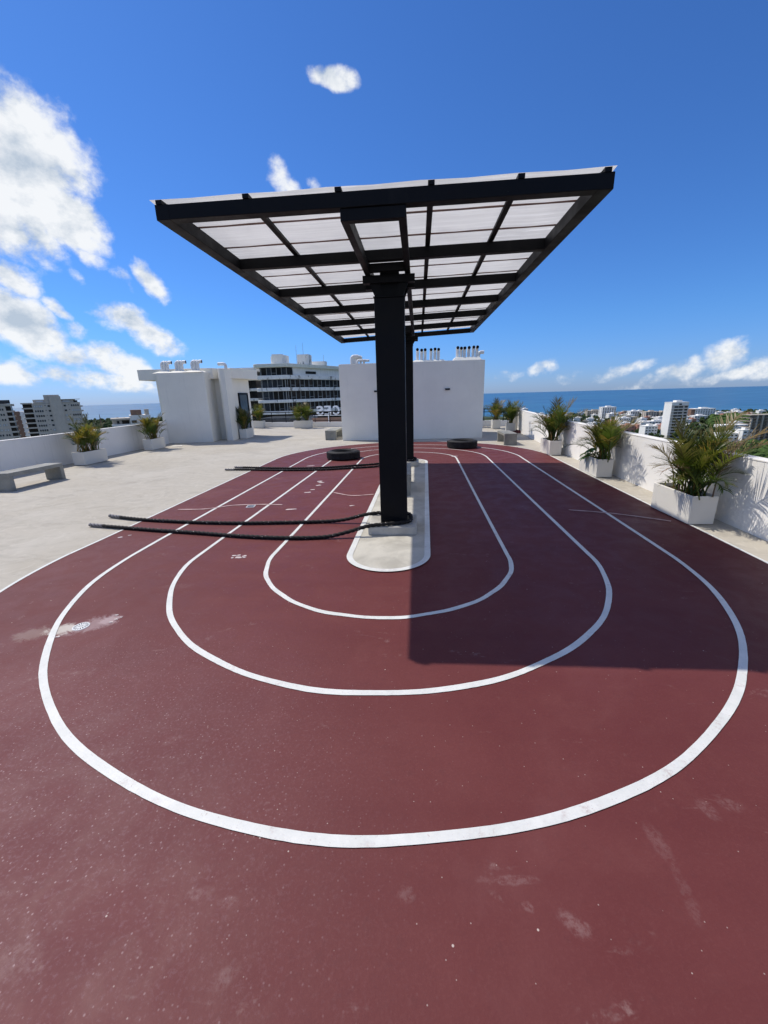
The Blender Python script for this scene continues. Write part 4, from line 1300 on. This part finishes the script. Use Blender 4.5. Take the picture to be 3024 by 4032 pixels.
# ------------------------------------------------------------------ buildings of the city
class Face:
    """a wall line A->B seen from the outside on its right-hand side; s along it, o outwards"""
    def __init__(self, A, B):
        self.A, self.B = Vector(A), Vector(B)
        d = self.B - self.A
        self.L = d.length
        self.d = d / self.L
        self.n = Vector((self.d.y, -self.d.x))
    def p(self, s, o): return self.A + self.d * s + self.n * o
    def box(self, m, s0, s1, o0, o1, z0, z1):
        c = [self.p(s0, o1), self.p(s1, o1), self.p(s1, o0), self.p(s0, o0)]
        return m.prism([(v.x, v.y) for v in c], z0, z1)
    def part(self, t, name, mat, *a, bevel=0.0): return self.box(MB(), *a).build(name, mat, t, bevel=bevel)
    def windows(self, t, rects, mat, sill=True, depth=0.10):
        """rects (s, z, w, h): each window its own part with its pane set behind a frame"""
        cache = {}
        rz = math.atan2(self.d.y, self.d.x)
        for s, z, w, h, mt in rects:
            key = (round(w, 3), round(h, 3), mt)
            if key not in cache:
                f = MB()
                e = min(0.12, w * 0.12)
                f.box(-w / 2, w / 2, -depth, 0.02, -h / 2, -h / 2 + e).box(-w / 2, w / 2, -depth, 0.02, h / 2 - e, h / 2)
                f.box(-w / 2, -w / 2 + e, -depth, 0.02, -h / 2 + e, h / 2 - e).box(w / 2 - e, w / 2, -depth, 0.02, -h / 2 + e, h / 2 - e)
                cache[key] = (f.mesh('window', 'mullion'), MB().box(-w / 2 + e, w / 2 - e, -depth * 0.35, 0.02, -h / 2 + e, h / 2 - e).mesh('pane', mt))
            fm, pm = cache[key]
            c = self.p(s, 0)
            wo = link('window', fm, t, (c.x, c.y, z), rz)
            link('pane', pm, wo)

# ---- the banded building beyond the railing
bb = thing('banded_building', 'weathered building of white bands and dark window strips behind the railing', 'building')
F1, F2 = Face((-36.2, 95.0), (-29.0, 95.0)), Face((-29.0, 95.0), (-18.6, 114.0))
LV = [(6.5, 8.2), (3.8, 5.6), (1.1, 3.0), (-1.45, 0.4)]
BANDS = [(8.2, 9.0, 'cornice_paint'), (5.6, 6.5, 'band_paint'), (3.0, 3.8, 'band_paint'), (0.4, 1.1, 'band_paint'), (-2.2, -1.45, 'band_paint')]
MB().prism([(-35.2, 95.9), (-29.3, 95.9), (-20.0, 113.6), (-20.0, 125), (-35.2, 125)], GZ, 8.19).build('core', 'window_brown', bb)
def band_poly(o):
    pts = []
    cx, cy, R = -35.2 + 0.0, 96.2, 1.2 + o
    for k in range(7):
        a = math.pi + (math.pi / 2) * k / 6
        pts.append((cx + R * math.cos(a), cy + R * math.sin(a)))
    e = F2.n * o
    pts += [(-29.0 + e.x * 0.5, 95.0 - o), (-18.6 + e.x, 114.0 + e.y), (-18.6, 126), (cx - R, 126)]
    return pts
for z0, z1, mt in BANDS:
    MB().prism(band_poly(0.25 if mt != 'cornice_paint' else 0.5), z0, z1).build('band', mt, bb, bevel=0.12)
MB().prism([(-35.6, 96.6), (-29.2, 96.6), (-19.5, 114.2), (-19.5, 125.5), (-35.6, 125.5)], 8.9, 9.02).build('roof_deck', 'far_white', bb)
q = random.Random(2)
S1 = [0.9, 1.1, 2.4, 3.5, 4.7, 5.9, 7.1]
for li, (z0, z1) in enumerate(LV):
    for a, b in zip(S1, S1[1:]):
        mt = q.choice(['window_dark', 'window_dark', 'window_blue'])
        pn = F1.part(bb, 'window_pane', mt, a + .06, b - .06, -0.72, -0.62, z0 + .02, z1 - .02)
        if q.random() < 0.5: F1.part(pn, 'transom', 'mullion', a + .06, b - .06, -0.615, -0.56, z0 + .45, z0 + .53)
    for a in S1: F1.part(bb, 'mullion', 'mullion', a - .05, a + .05, -0.66, -0.52, z0 + .01, z1 - .01)
    if li == 0: continue
    nP = 14
    for k in range(nP):
        a, b = F2.L * k / nP, F2.L * (k + 1) / nP
        mt = q.choice(['window_dark', 'window_brown', 'window_brown'])
        pn = F2.part(bb, 'window_pane', mt, a + .08, b - .08, -0.72, -0.62, z0 + .02, z1 - .02)
        if k % 2: F2.part(pn, 'transom', 'mullion', a + .08, b - .08, -0.615, -0.55, z0 + .45, z0 + .55)
        F2.part(bb, 'mullion', 'mullion', a - .07, a + .07, -0.66, -0.50, z0 + .01, z1 - .01)
F2.part(bb, 'upper_wall', 'far_white', 2.6, 21.5, -0.9, -0.5, 6.5, 8.2)
F2.part(bb, 'window_pane', 'window_dark', 0.5, 2.4, -0.7, -0.6, 6.5, 8.1)
F2.part(bb, 'window_pane', 'window_dark', 6.8, 10.4, -0.499, -0.40, 6.9, 7.5)
for nm, x0, x1, y0, y1, z0, z1 in (('roof_box', -33.2, -31.9, 97.6, 100, 9.02, 10.75), ('roof_box', -32.7, -30.3, 96.9, 99.5, 9.02, 11.15), ('roof_box', -30.9, -29.6, 98, 100, 9.02, 10.95),
                                   ('roof_box', -27.9, -25.1, 101, 104, 9.02, 11.3), ('roof_box', -26, -22.2, 106, 108, 9.02, 10.0)):
    MB().box(x0, x1, y0, y1, z0, z1).build(nm, 'far_white' if z1 < 11.2 else 'band_paint', bb, bevel=0.03)
for x, y, zt in ((-28.0, 101.0, 13.4), (-26.6, 102.0, 14.0), (-22.8, 107.0, 11.6)):
    MB().tube([(x, y, 9.02), (x, y, zt)], [0.05, 0.025], 6).build('antenna', 'mullion', bb)
wg = thing('side_wing', 'stepped wing with rounded bands just left of the banded building', 'building')
MB().box(-45.0, -40.0, 104.6, 118, GZ, 9.0).build('core', 'window_brown', wg)
for z0, z1 in ((8.0, 8.9), (5.9, 6.7), (3.3, 4.0), (0.9, 1.6), (-1.6, -0.9)):
    MB().box(-45.4, -39.2, 103.8, 118.5, z0, z1).build('band', 'band_paint', wg, bevel=0.25)
for z0, z1 in ((3.95, 5.95), (1.55, 3.35), (-0.95, 0.95)):
    for x0 in (-44.0, -42.6, -41.2): MB().box(x0, x0 + 1.15, 104.48, 104.62, z0 + .05, z1 - .05).build('window_pane', 'window_dark', wg)

# ---- sign on the lower roof, seen from behind
lowb = thing('low_roof_building', 'lower white-roofed building between railing and banded building', 'building')
MB().box(-30, -6, 66, 86, GZ, -3.0).build('body', 'far_white', lowb)
MB().box(-30.2, -5.8, 65.8, 66.4, -3.2, -2.55).build('roof_upstand', 'far_white', lowb)
MB().box(-17.8, -8, 70.6, 71.2, -2.99, -2.0).build('sign_plinth', 'far_brown', lowb)
MB().box(-27.6, -19.0, 72, 80, -2.99, -1.9).build('roof_light', 'window_blue', lowb)
sg = thing('roof_sign', 'big white roof letters CES seen from behind', 'sign')
def letter(ch, xc, w, h, zb, y):
    cu = bpy.data.curves.new('letter', 'FONT')
    cu.body = ch; cu.size = 1.0; cu.extrude = 0.06; cu.offset = 0.022
    tmp = bpy.data.objects.new('letter_tmp', cu)
    COL.objects.link(tmp)
    dg = bpy.context.evaluated_depsgraph_get()
    me = bpy.data.meshes.new_from_object(tmp.evaluated_get(dg))
    bpy.data.objects.remove(tmp)
    xs = [v.co.x for v in me.vertices]; ys = [v.co.y for v in me.vertices]
    x0, x1, y0, y1 = min(xs), max(xs), min(ys), max(ys)
    for v in me.vertices:
        a = (v.co.x - (x0 + x1) / 2) / (x1 - x0) * w
        b = (v.co.y - y0) / (y1 - y0) * h
        v.co = (xc - a, y + v.co.z * 3, zb + b)      # faces away from the camera, so it reads mirrored
    me.flip_normals()
    me.materials.clear(); me.materials.append(MATS['sign_white'])
    link('letter', me, sg)
for ch, xc in (('S', -16.15), ('E', -14.8), ('C', -13.3)):
    letter(ch, xc, 1.1, 1.55, -1.52, 70.0)
    if ch == 'E': MB().box(xc - .05, xc + .05, 70.36, 70.45, -2.9, -1.5).build('strut', 'sign_white', sg)
MB().box(-17.4, -10, 70.2, 70.34, -1.62, -1.54).build('rail', 'sign_white', sg)

# ---- apartment blocks at far left
def polar(az, r): return (r * math.sin(math.radians(az)), r * math.cos(math.radians(az)))
ab = thing('apartment_block', 'beige-grey apartment block with penthouse above the left parapet', 'building')
FA = Face(polar(-44.33, 258), polar(-40.2, 258))
W = FA.L
FA.part(ab, 'wall', 'far_grey', 0, W, -14, 0, GZ, 2.2)
FA.part(ab, 'penthouse', 'far_grey', 5.0, 11.0, -10, -0.5, 2.21, 5.9)
FA.part(ab, 'penthouse', 'far_grey', 0.7, 4.99, -10, -1.0, 2.21, 3.8)
FA.part(ab, 'penthouse', 'far_grey', 11.01, 17.0, -10, -1.0, 2.21, 3.6)
FA.part(ab, 'awning', 'far_beige', 11.01, W + 0.4, -10.4, 0.2, 3.62, 3.8)
FA.part(ab, 'roof_edge', 'far_beige', -0.1, W + 0.15, -14.2, 0.15, 1.9, 2.15)
FA.part(ab, 'stair_core', 'far_grey', 6.9, 11.4, 0.001, 0.35, GZ, 5.2)
rects = []
q = random.Random(5)
for i, z in enumerate((0.75, -1.5, -3.75, -6.0, -8.25, -10.5, -12.7)):
    for s in (0.95, 1.8, 2.65, 3.5):
        rects.append((s, z, 0.62, 0.95, 'shutter_white' if i in (0,) else ('window_dark' if q.random() < .6 else 'window_blue')))
    rects.append((4.85, z + .3, 0.5, 0.3, 'window_dark'))
    rects.append((6.2, z, 1.0, 0.9, 'window_dark' if q.random() < .7 else 'shutter_white'))
    rects.append((12.4, z, 1.0, 0.9, 'window_dark' if i not in (2, 3) else 'shutter_white'))
    rects.append((13.9, z + .3, 0.5, 0.3, 'window_dark'))
    for s in (15.1, 15.95, 16.8, 17.65):
        rects.append((s, z, 0.62, 0.95, 'shutter_white' if i in (1, 3) else ('window_dark' if q.random() < .6 else 'window_blue')))
rects += [(3.2, 3.0, 2.6, 0.6, 'shutter_white'), (13.2, 2.85, 3.0, 0.75, 'shutter_white'), (17.0, 2.7, 1.6, 0.9, 'window_dark')]
FA.windows(ab, [r_ for r_ in rects if r_[1] < 2.2], 'window_dark')
for s, z, w, h, mt in rects[-3:]: FA.part(ab, 'window', mt, s - w / 2, s + w / 2, -0.99, -0.85, z - h / 2, z + h / 2)
FA.part(ab, 'balcony_core', 'window_brown', -3.4, -0.01, -12, -0.9, GZ, 1.9)
for i in range(8):
    z = 1.9 - 2.25 * i
    FA.part(ab, 'balcony', 'far_grey', -3.9, -0.02, -12.5, 0.1 - 0.03 * i, z - 0.05, z + 0.55)
    FA.part(ab, 'balcony', 'far_grey', W + 0.01, W + 0.9, -9, -0.3, z - 2.0, z - 1.3)
ab2 = thing('apartment_block', 'grey apartment block cut by the left picture edge', 'building')
e = Vector(polar(-45.9, 258))
FB = Face((e.x - FA.d.x * 16, e.y - FA.d.y * 16), (e.x, e.y))
FB.part(ab2, 'wall', 'far_grey', 0, 13.6, -12, 0, GZ, 2.3)
FB.part(ab2, 'roof_edge', 'far_beige', -.1, 16.2, -12, 0.2, 1.2, 2.2)
FB.part(ab2, 'balcony_core', 'window_brown', 13.61, 15.4, -10, -0.6, GZ, 1.2)
FB.part(ab2, 'roof_glass', 'window_blue', 8, 15.5, -3.2, -3.1, 2.31, 4.0)
rects = []
for i, z in enumerate((-0.2, -2.5, -4.8, -7.1, -9.4, -11.7)):
    for s in (7.6, 8.5, 9.4, 10.3, 11.6, 12.5): rects.append((s, z, 0.62, 0.95, 'shutter_white' if i in (3, 4) else ('window_dark' if q.random() < .6 else 'window_blue')))
    FB.part(ab2, 'balcony', 'far_grey', 13.62, 16.0, -10, 0.3, z - 1.3, z - 0.6)
FB.windows(ab2, rects, 'window_dark')
sl = thing('slab_tower', 'thin balcony tower between the two left apartment blocks', 'building')
FS = Face(polar(-45.95, 330), polar(-44.9, 330))
FS.part(sl, 'wall', 'far_brown', 0, FS.L * .5, -12, 0, GZ, -2.1)
FS.part(sl, 'wall', 'far_white', FS.L * .5 + .01, FS.L, -12, -0.2, GZ, -2.1)
for i in range(10):
    FS.part(sl, 'balcony', 'far_white', FS.L * .45, FS.L + 0.3, -8, 0.5, -4.6 - 2.4 * i, -3.9 - 2.4 * i)
hs = thing('terraced_house', 'white terraced house with brown roof box behind the left corner palm', 'house')
FH = Face(polar(-37.6, 152), polar(-33.6, 152))
FH.part(hs, 'wall', 'far_white', 4.8, FH.L, -9, 0, GZ, -2.5)
FH.part(hs, 'wall', 'far_grey', 0, 4.79, -7, -1.2, GZ, -3.7)
FH.part(hs, 'roof_slab', 'far_grey', -0.3, 4.9, -7.5, 0.1, -3.69, -3.2)
FH.part(hs, 'balcony', 'far_white', -0.2, 4.7, -1.19, 0.2, -5.6, -5.0)
FH.part(hs, 'roof_box', 'far_brown', 5.3, 8.3, -6, -1.5, -2.49, -0.9)
FH.part(hs, 'roof_box', 'far_beige', 9.2, 10.4, -5, -1.5, -2.49, -0.8)
FH.windows(hs, [(1.6, -4.4, .8, 1.0, 'window_dark'), (5.9, -4.4, 1.5, 0.9, 'window_brown'), (8.2, -4.4, 1.5, 0.9, 'window_brown'), (5.9, -6.4, 1.5, 0.9, 'window_brown')], 'window_dark')
FH.part(hs, 'window', 'window_brown', 2.6, 4.5, -1.19, -1.1, -5.0, -3.9)

# ---- towers and low blocks on the right
def tower(name, label, cat, x0, x1, y, d, H, mat, rows, cols, ww, wh, wm='window_dark', z_first=None, side=True, roof=True, mats=None, group=None):
    t = thing(name, label, cat, (0, 0, 0), 0, group)
    f = Face((x0, y), (x1, y))
    top = GZ + H
    f.part(t, 'wall', mat, 0, f.L, -d, 0, GZ, top)
    if roof:
        f.part(t, 'roof_edge', mat, -0.25, f.L + 0.25, -d - .25, 0.25, top + 0.001, top + 0.5)
        f.part(t, 'roof_box', mat, f.L * .35, f.L * .7, -d * .7, -d * .25, top + 0.501, top + 2.2)
    q = random.Random(label)
    rs = []
    zf = top - 1.6 if z_first is None else z_first
    for r_ in range(rows):
        z = zf - r_ * (H - 2.2) / max(1, rows)
        for c in range(cols):
            rs.append((f.L * (c + 0.5) / cols, z, ww, wh, wm if q.random() < .8 else 'window_blue'))
    f.windows(t, rs, wm, depth=0.15)
    if side:
        g = Face((x0, y + d), (x0, y))
        g.windows(t, [(g.L * (c + .5) / 2, zf - r_ * (H - 2.2) / max(1, rows), ww * .8, wh, wm) for r_ in range(rows) for c in range(2)], wm, depth=0.15)
    return t, f
t, f = tower('white_tower', 'tall white apartment tower with grey front behind the right parapet', 'tower', 261.0, 277.4, 445, 13, 35.3, 'far_white', 11, 1, 2.6, 1.5, side=False)
f.part(t, 'front_shade', 'far_grey', 0.2, f.L - 0.2, 0.001, 0.12, GZ + 0.1, -17.2)  # grey panel stands in for the shade on the white front
for r_ in range(11):
    z = -19.0 - r_ * 2.95
    for s, w in ((4.6, 3.6), (8.9, 4.0), (14.0, 2.8)): f.part(t, 'window', 'window_dark', s - w / 2, s + w / 2, 0.16, 0.24, z - .8, z + .8)
    f.part(t, 'sill_band', 'far_white', 0.3, f.L - .3, 0.125, 0.5, z - 1.4, z - .85)
t, f = tower('hotel_block', 'pale hotel with a grid of small windows right of the white tower', 'building', 440, 470, 688, 16, 16.0, 'far_white', 6, 8, 1.7, 1.2)
f.part(t, 'end_wall', 'far_brown', -6, -0.01, -15, 0, GZ, GZ + 15.6)
t = thing('unfinished_tower', 'raw concrete tower shell under construction at the right edge', 'building')
f = Face((299, 392), (331, 392))
f.part(t, 'core', 'far_raw', 8, 30, -12, -4.5, GZ, GZ + 24.6)
for i in range(10):
    z = GZ + 24.9 - 2.65 * i
    f.part(t, 'floor_slab', 'far_raw', 0.0, f.L, -14, 0.0, z - .35, z)
for s in (0.6, 5.2, 9.8, 14.4, 19, 23.6, 28.2):
    f.part(t, 'column', 'far_beige' if s < 11 else 'far_raw', s, s + 1.0, -1.0, 0.3, GZ, GZ + 24.5 - (0 if s > 5 else 2.5))  # left columns paler, sunlight put into their colour
for i in range(4):
    f.part(t, 'rebar', 'far_raw', 4 + i * 5, 4.2 + i * 5, -3, -2.8, GZ + 24.91, GZ + 27.5)
low = [('low white hall right of the white tower before the wood', 356, 384, 505, 14, 6.6, 'far_white', 1, 6),
       ('white two-storey house below the long wood at right', 281, 296, 398, 10, 8.2, 'far_white', 2, 4),
       ('narrow three-storey white house beside the raw concrete tower shell', 295, 303, 392, 10, 11.5, 'far_white', 3, 2),
       ('low grey-white shed right at the foot of the white tower', 337, 354, 539, 10, 5.4, 'far_white', 1, 5),
       ('white stepped house with dark ground floor left of the white tower', 246, 258.5, 459, 12, 11.0, 'far_white', 3, 4)]
for lab, x0, x1, y, d, H, mt, rw, cl in low:
    tower('low_house', lab, 'house', x0, x1, y, d, H, mt, rw, cl, (x1 - x0) / cl * .55, 1.2, side=False, roof=(H > 7))
t, f = tower('pink_house', 'salmon pink apartment house behind the right parapet', 'house', 241, 252, 491, 14, 9.4, 'far_pink', 2, 2, 2.6, 1.0, side=False)
f2 = Face((252.5, 488), (262, 488))
f2.part(t, 'wing', 'far_pink', 0, f2.L, -14, 0, GZ, GZ + 7.4)
f2.part(t, 'wing_roof', 'far_pink', 1, 5, -10, -2, GZ + 7.41, GZ + 10.5)
tower('shore_tower', 'white shore tower, third to the left of the tall white tower', 'tower', 357.5, 371.5, 718, 12, 13.2, 'far_white', 5, 4, 2.2, 1.5)
tower('shore_tower', 'grey-brown shore tower, second to the left of the tall white tower', 'tower', 373.5, 393.5, 702, 12, 12.6, 'far_grey', 5, 5, 2.4, 1.4)
tower('shore_tower', 'cream shore tower directly left of the tall white tower', 'tower', 394, 405.5, 699, 12, 11.6, 'far_beige', 4, 3, 2.2, 1.3)
tower('shore_tower', 'large white shore building behind the middle right palm', 'tower', 323.5, 346.5, 745, 14, 19.6, 'far_white', 7, 6, 2.2, 1.4)
tower('shore_tower', 'low white block in front of the large white shore building', 'tower', 324.5, 340, 720, 12, 9.8, 'far_white', 3, 5, 1.8, 1.2)
tower('shore_tower', 'tan shore hotel left of the large white shore building', 'tower', 312, 341, 778, 14, 12.6, 'far_beige', 4, 8, 2.0, 1.3)
tower('shore_tower', 'brown low shore block right of the large white shore building', 'tower', 382, 398, 801, 12, 7.8, 'far_raw', 2, 5, 2.0, 1.2)
tower('shore_tower', 'white shore building peeping over the far right palms', 'tower', 176, 186, 700, 12, 22.0, 'far_white', 7, 3, 2.0, 1.4)
for lab, x0, x1, y, d, H, mt, rw, cl in (
        ('pale three-storey block between pink house and shore towers', 285, 300, 600, 12, 10.5, 'far_white', 3, 5),
        ('cream slab block behind the pink house', 303, 330, 640, 12, 9.0, 'far_beige', 3, 8),
        ('white slab block right behind the white tower', 300, 330, 560, 12, 8.0, 'far_white', 2, 8),
        ('small white block under the hotel with its window grid', 410, 428, 640, 12, 8.5, 'far_white', 2, 5),
        ('white block left of the tan shore hotel', 250, 268, 730, 12, 8.0, 'far_white', 2, 5),
        ('long white hall below the shore wood', 470, 520, 640, 14, 5.5, 'far_white', 1, 10),
        ('cream block before the shore wood right of the hotel', 500, 522, 700, 12, 7.0, 'far_beige', 2, 6)):
    tower('city_block', lab, 'building', x0, x1, y, d, H, mt, rw, cl, (x1 - x0) / cl * .55, 1.3, side=True)
m = MB()
mast = thing('radio_mast', 'thin lattice mast on the shore left of the tan hotel', 'mast', (279, 842, GZ))
for sx, sy in ((-1, -1), (1, -1), (1, 1), (-1, 1)): MB().tube([(sx * 1.4, sy * 1.4, 0), (0, 0, 15)], 0.25, 5).build('leg', 'far_brown', mast)
mast = thing('radio_mast', 'thin mast above the trees at left before the sea', 'mast', (-560, 700, GZ))
for sx, sy in ((-1, -1), (1, -1), (1, 1), (-1, 1)): MB().tube([(sx * 1.6, sy * 1.6, 0), (0, 0, 32)], 0.3, 5).build('leg', 'far_brown', mast)

# small houses among the trees: nothing tells them apart
q = random.Random(11)
hm = []
for k in range(5):
    w, d, h = q.uniform(7, 13), q.uniform(6, 10), q.uniform(3.5, 7.5)
    m = MB().box(-w / 2, w / 2, -d / 2, d / 2, 0, h).box(-w / 2 - .3, w / 2 + .3, -d / 2 - .3, d / 2 + .3, h + .001, h + .6).box(-w * .2, w * .2, -d * .2, d * .2, h + .601, h + 2.0)
    hm.append((m.mesh('small_house', ('far_white', 'far_white', 'far_beige', 'far_white', 'far_pink')[k]), (w, d, h)))
wmesh = MB().box(-.6, .6, -.12, .05, -.6, .6).mesh('window', 'window_dark')
cnt = 0
while cnt < 130:
    y = q.uniform(520, 850); az = q.uniform(16, 41)
    x = y * math.tan(math.radians(az))
    if x > 640 and y > 790: continue
    if 420 < x and 520 < y < 680 and az > 33: continue
    k = q.choice((0, 0, 1, 2, 2, 3, 3, 3, 4)); me, (w, d, h) = hm[k]
    o = tag(link('small_house', me, None, (x, y, GZ + 0.01), q.uniform(-.4, .4)), 'small flat-roofed house among the trees near the shore', 'house', 'small houses near the shore')
    for j in (-1, 0, 1): link('window', wmesh, o, (j * w * .3, -d / 2, h * .55))
    cnt += 1
cnt = 0
while cnt < 26:
    y = q.uniform(420, 1050); az = q.uniform(-44, -33)
    x = y * math.tan(math.radians(az))
    k = q.choice((0, 1, 2, 3)); me, (w, d, h) = hm[k]
    o = tag(link('small_house', me, None, (x, y, GZ + 0.01), q.uniform(-.4, .4)), 'small pale house among the dark trees beyond the left parapet', 'house', 'small houses beyond the left parapet')
    for j in (-1, 0, 1): link('window', wmesh, o, (j * w * .3, -d / 2, h * .55))
    cnt += 1

# woods that read as one mass
def woods(name, label, mat, n, sampler, r0, r1, seed):
    q = random.Random(seed)
    bm = bmesh.new(); bmesh.ops.create_icosphere(bm, subdivisions=1, radius=1.0)
    tv = [v.co.copy() for v in bm.verts]; tf = [tuple(v.index for v in f.verts) for f in bm.faces]; bm.free()
    m = MB()
    for i in range(n):
        x, y = sampler(q)
        r = q.uniform(r0, r1)
        for c in range(3):          # three uneven lobes per crown
            ox, oy, oz = q.uniform(-.6, .6) * r, q.uniform(-.6, .6) * r, r * q.uniform(0.5, 1.15)
            rr = r * q.uniform(.45, .85)
            m.add([(x + ox + v.x * rr * q.uniform(.7, 1.25), y + oy + v.y * rr * q.uniform(.7, 1.25), GZ + oz + v.z * rr * q.uniform(.55, 1.05)) for v in tv], tf)
    o = m.build(name, mat)
    o['kind'] = 'stuff'; o['label'] = label; o['category'] = 'wood'
def wedge(a0, a1, y0, y1):
    def f(q):
        y = math.sqrt(q.uniform(y0 * y0, y1 * y1)); a = math.radians(q.uniform(a0, a1))
        return y * math.tan(a), y
    return f
woods('woodland', 'dark trees filling the land between the houses and the shore at right', 'tree_dark', 1000, wedge(12, 42, 430, 860), 2.0, 4.6, 1)
woods('woodland', 'brighter green wood on the far right beyond the low hall', 'tree_green', 700, wedge(34.2, 41, 520, 690), 3.0, 6.0, 2)
woods('woodland', 'green shrubs and trees just beyond the right parapet at the picture edge', 'tree_green', 500, wedge(33, 42, 250, 380), 2.0, 4.5, 3)
woods('woodland', 'dark green trees beyond the left parapet before the sea', 'tree_dark', 1100, wedge(-47, -31, 380, 1150), 3.0, 7.0, 4)

# ------------------------------------------------------------------ to metres
seen = set()
for o in list(bpy.data.objects):
    if o.type in ('CAMERA', 'LIGHT'): continue
    o.location = o.location * S
    if o.type == 'MESH' and o.data.name not in seen:
        seen.add(o.data.name)
        o.data.transform(Matrix.Scale(S, 4))
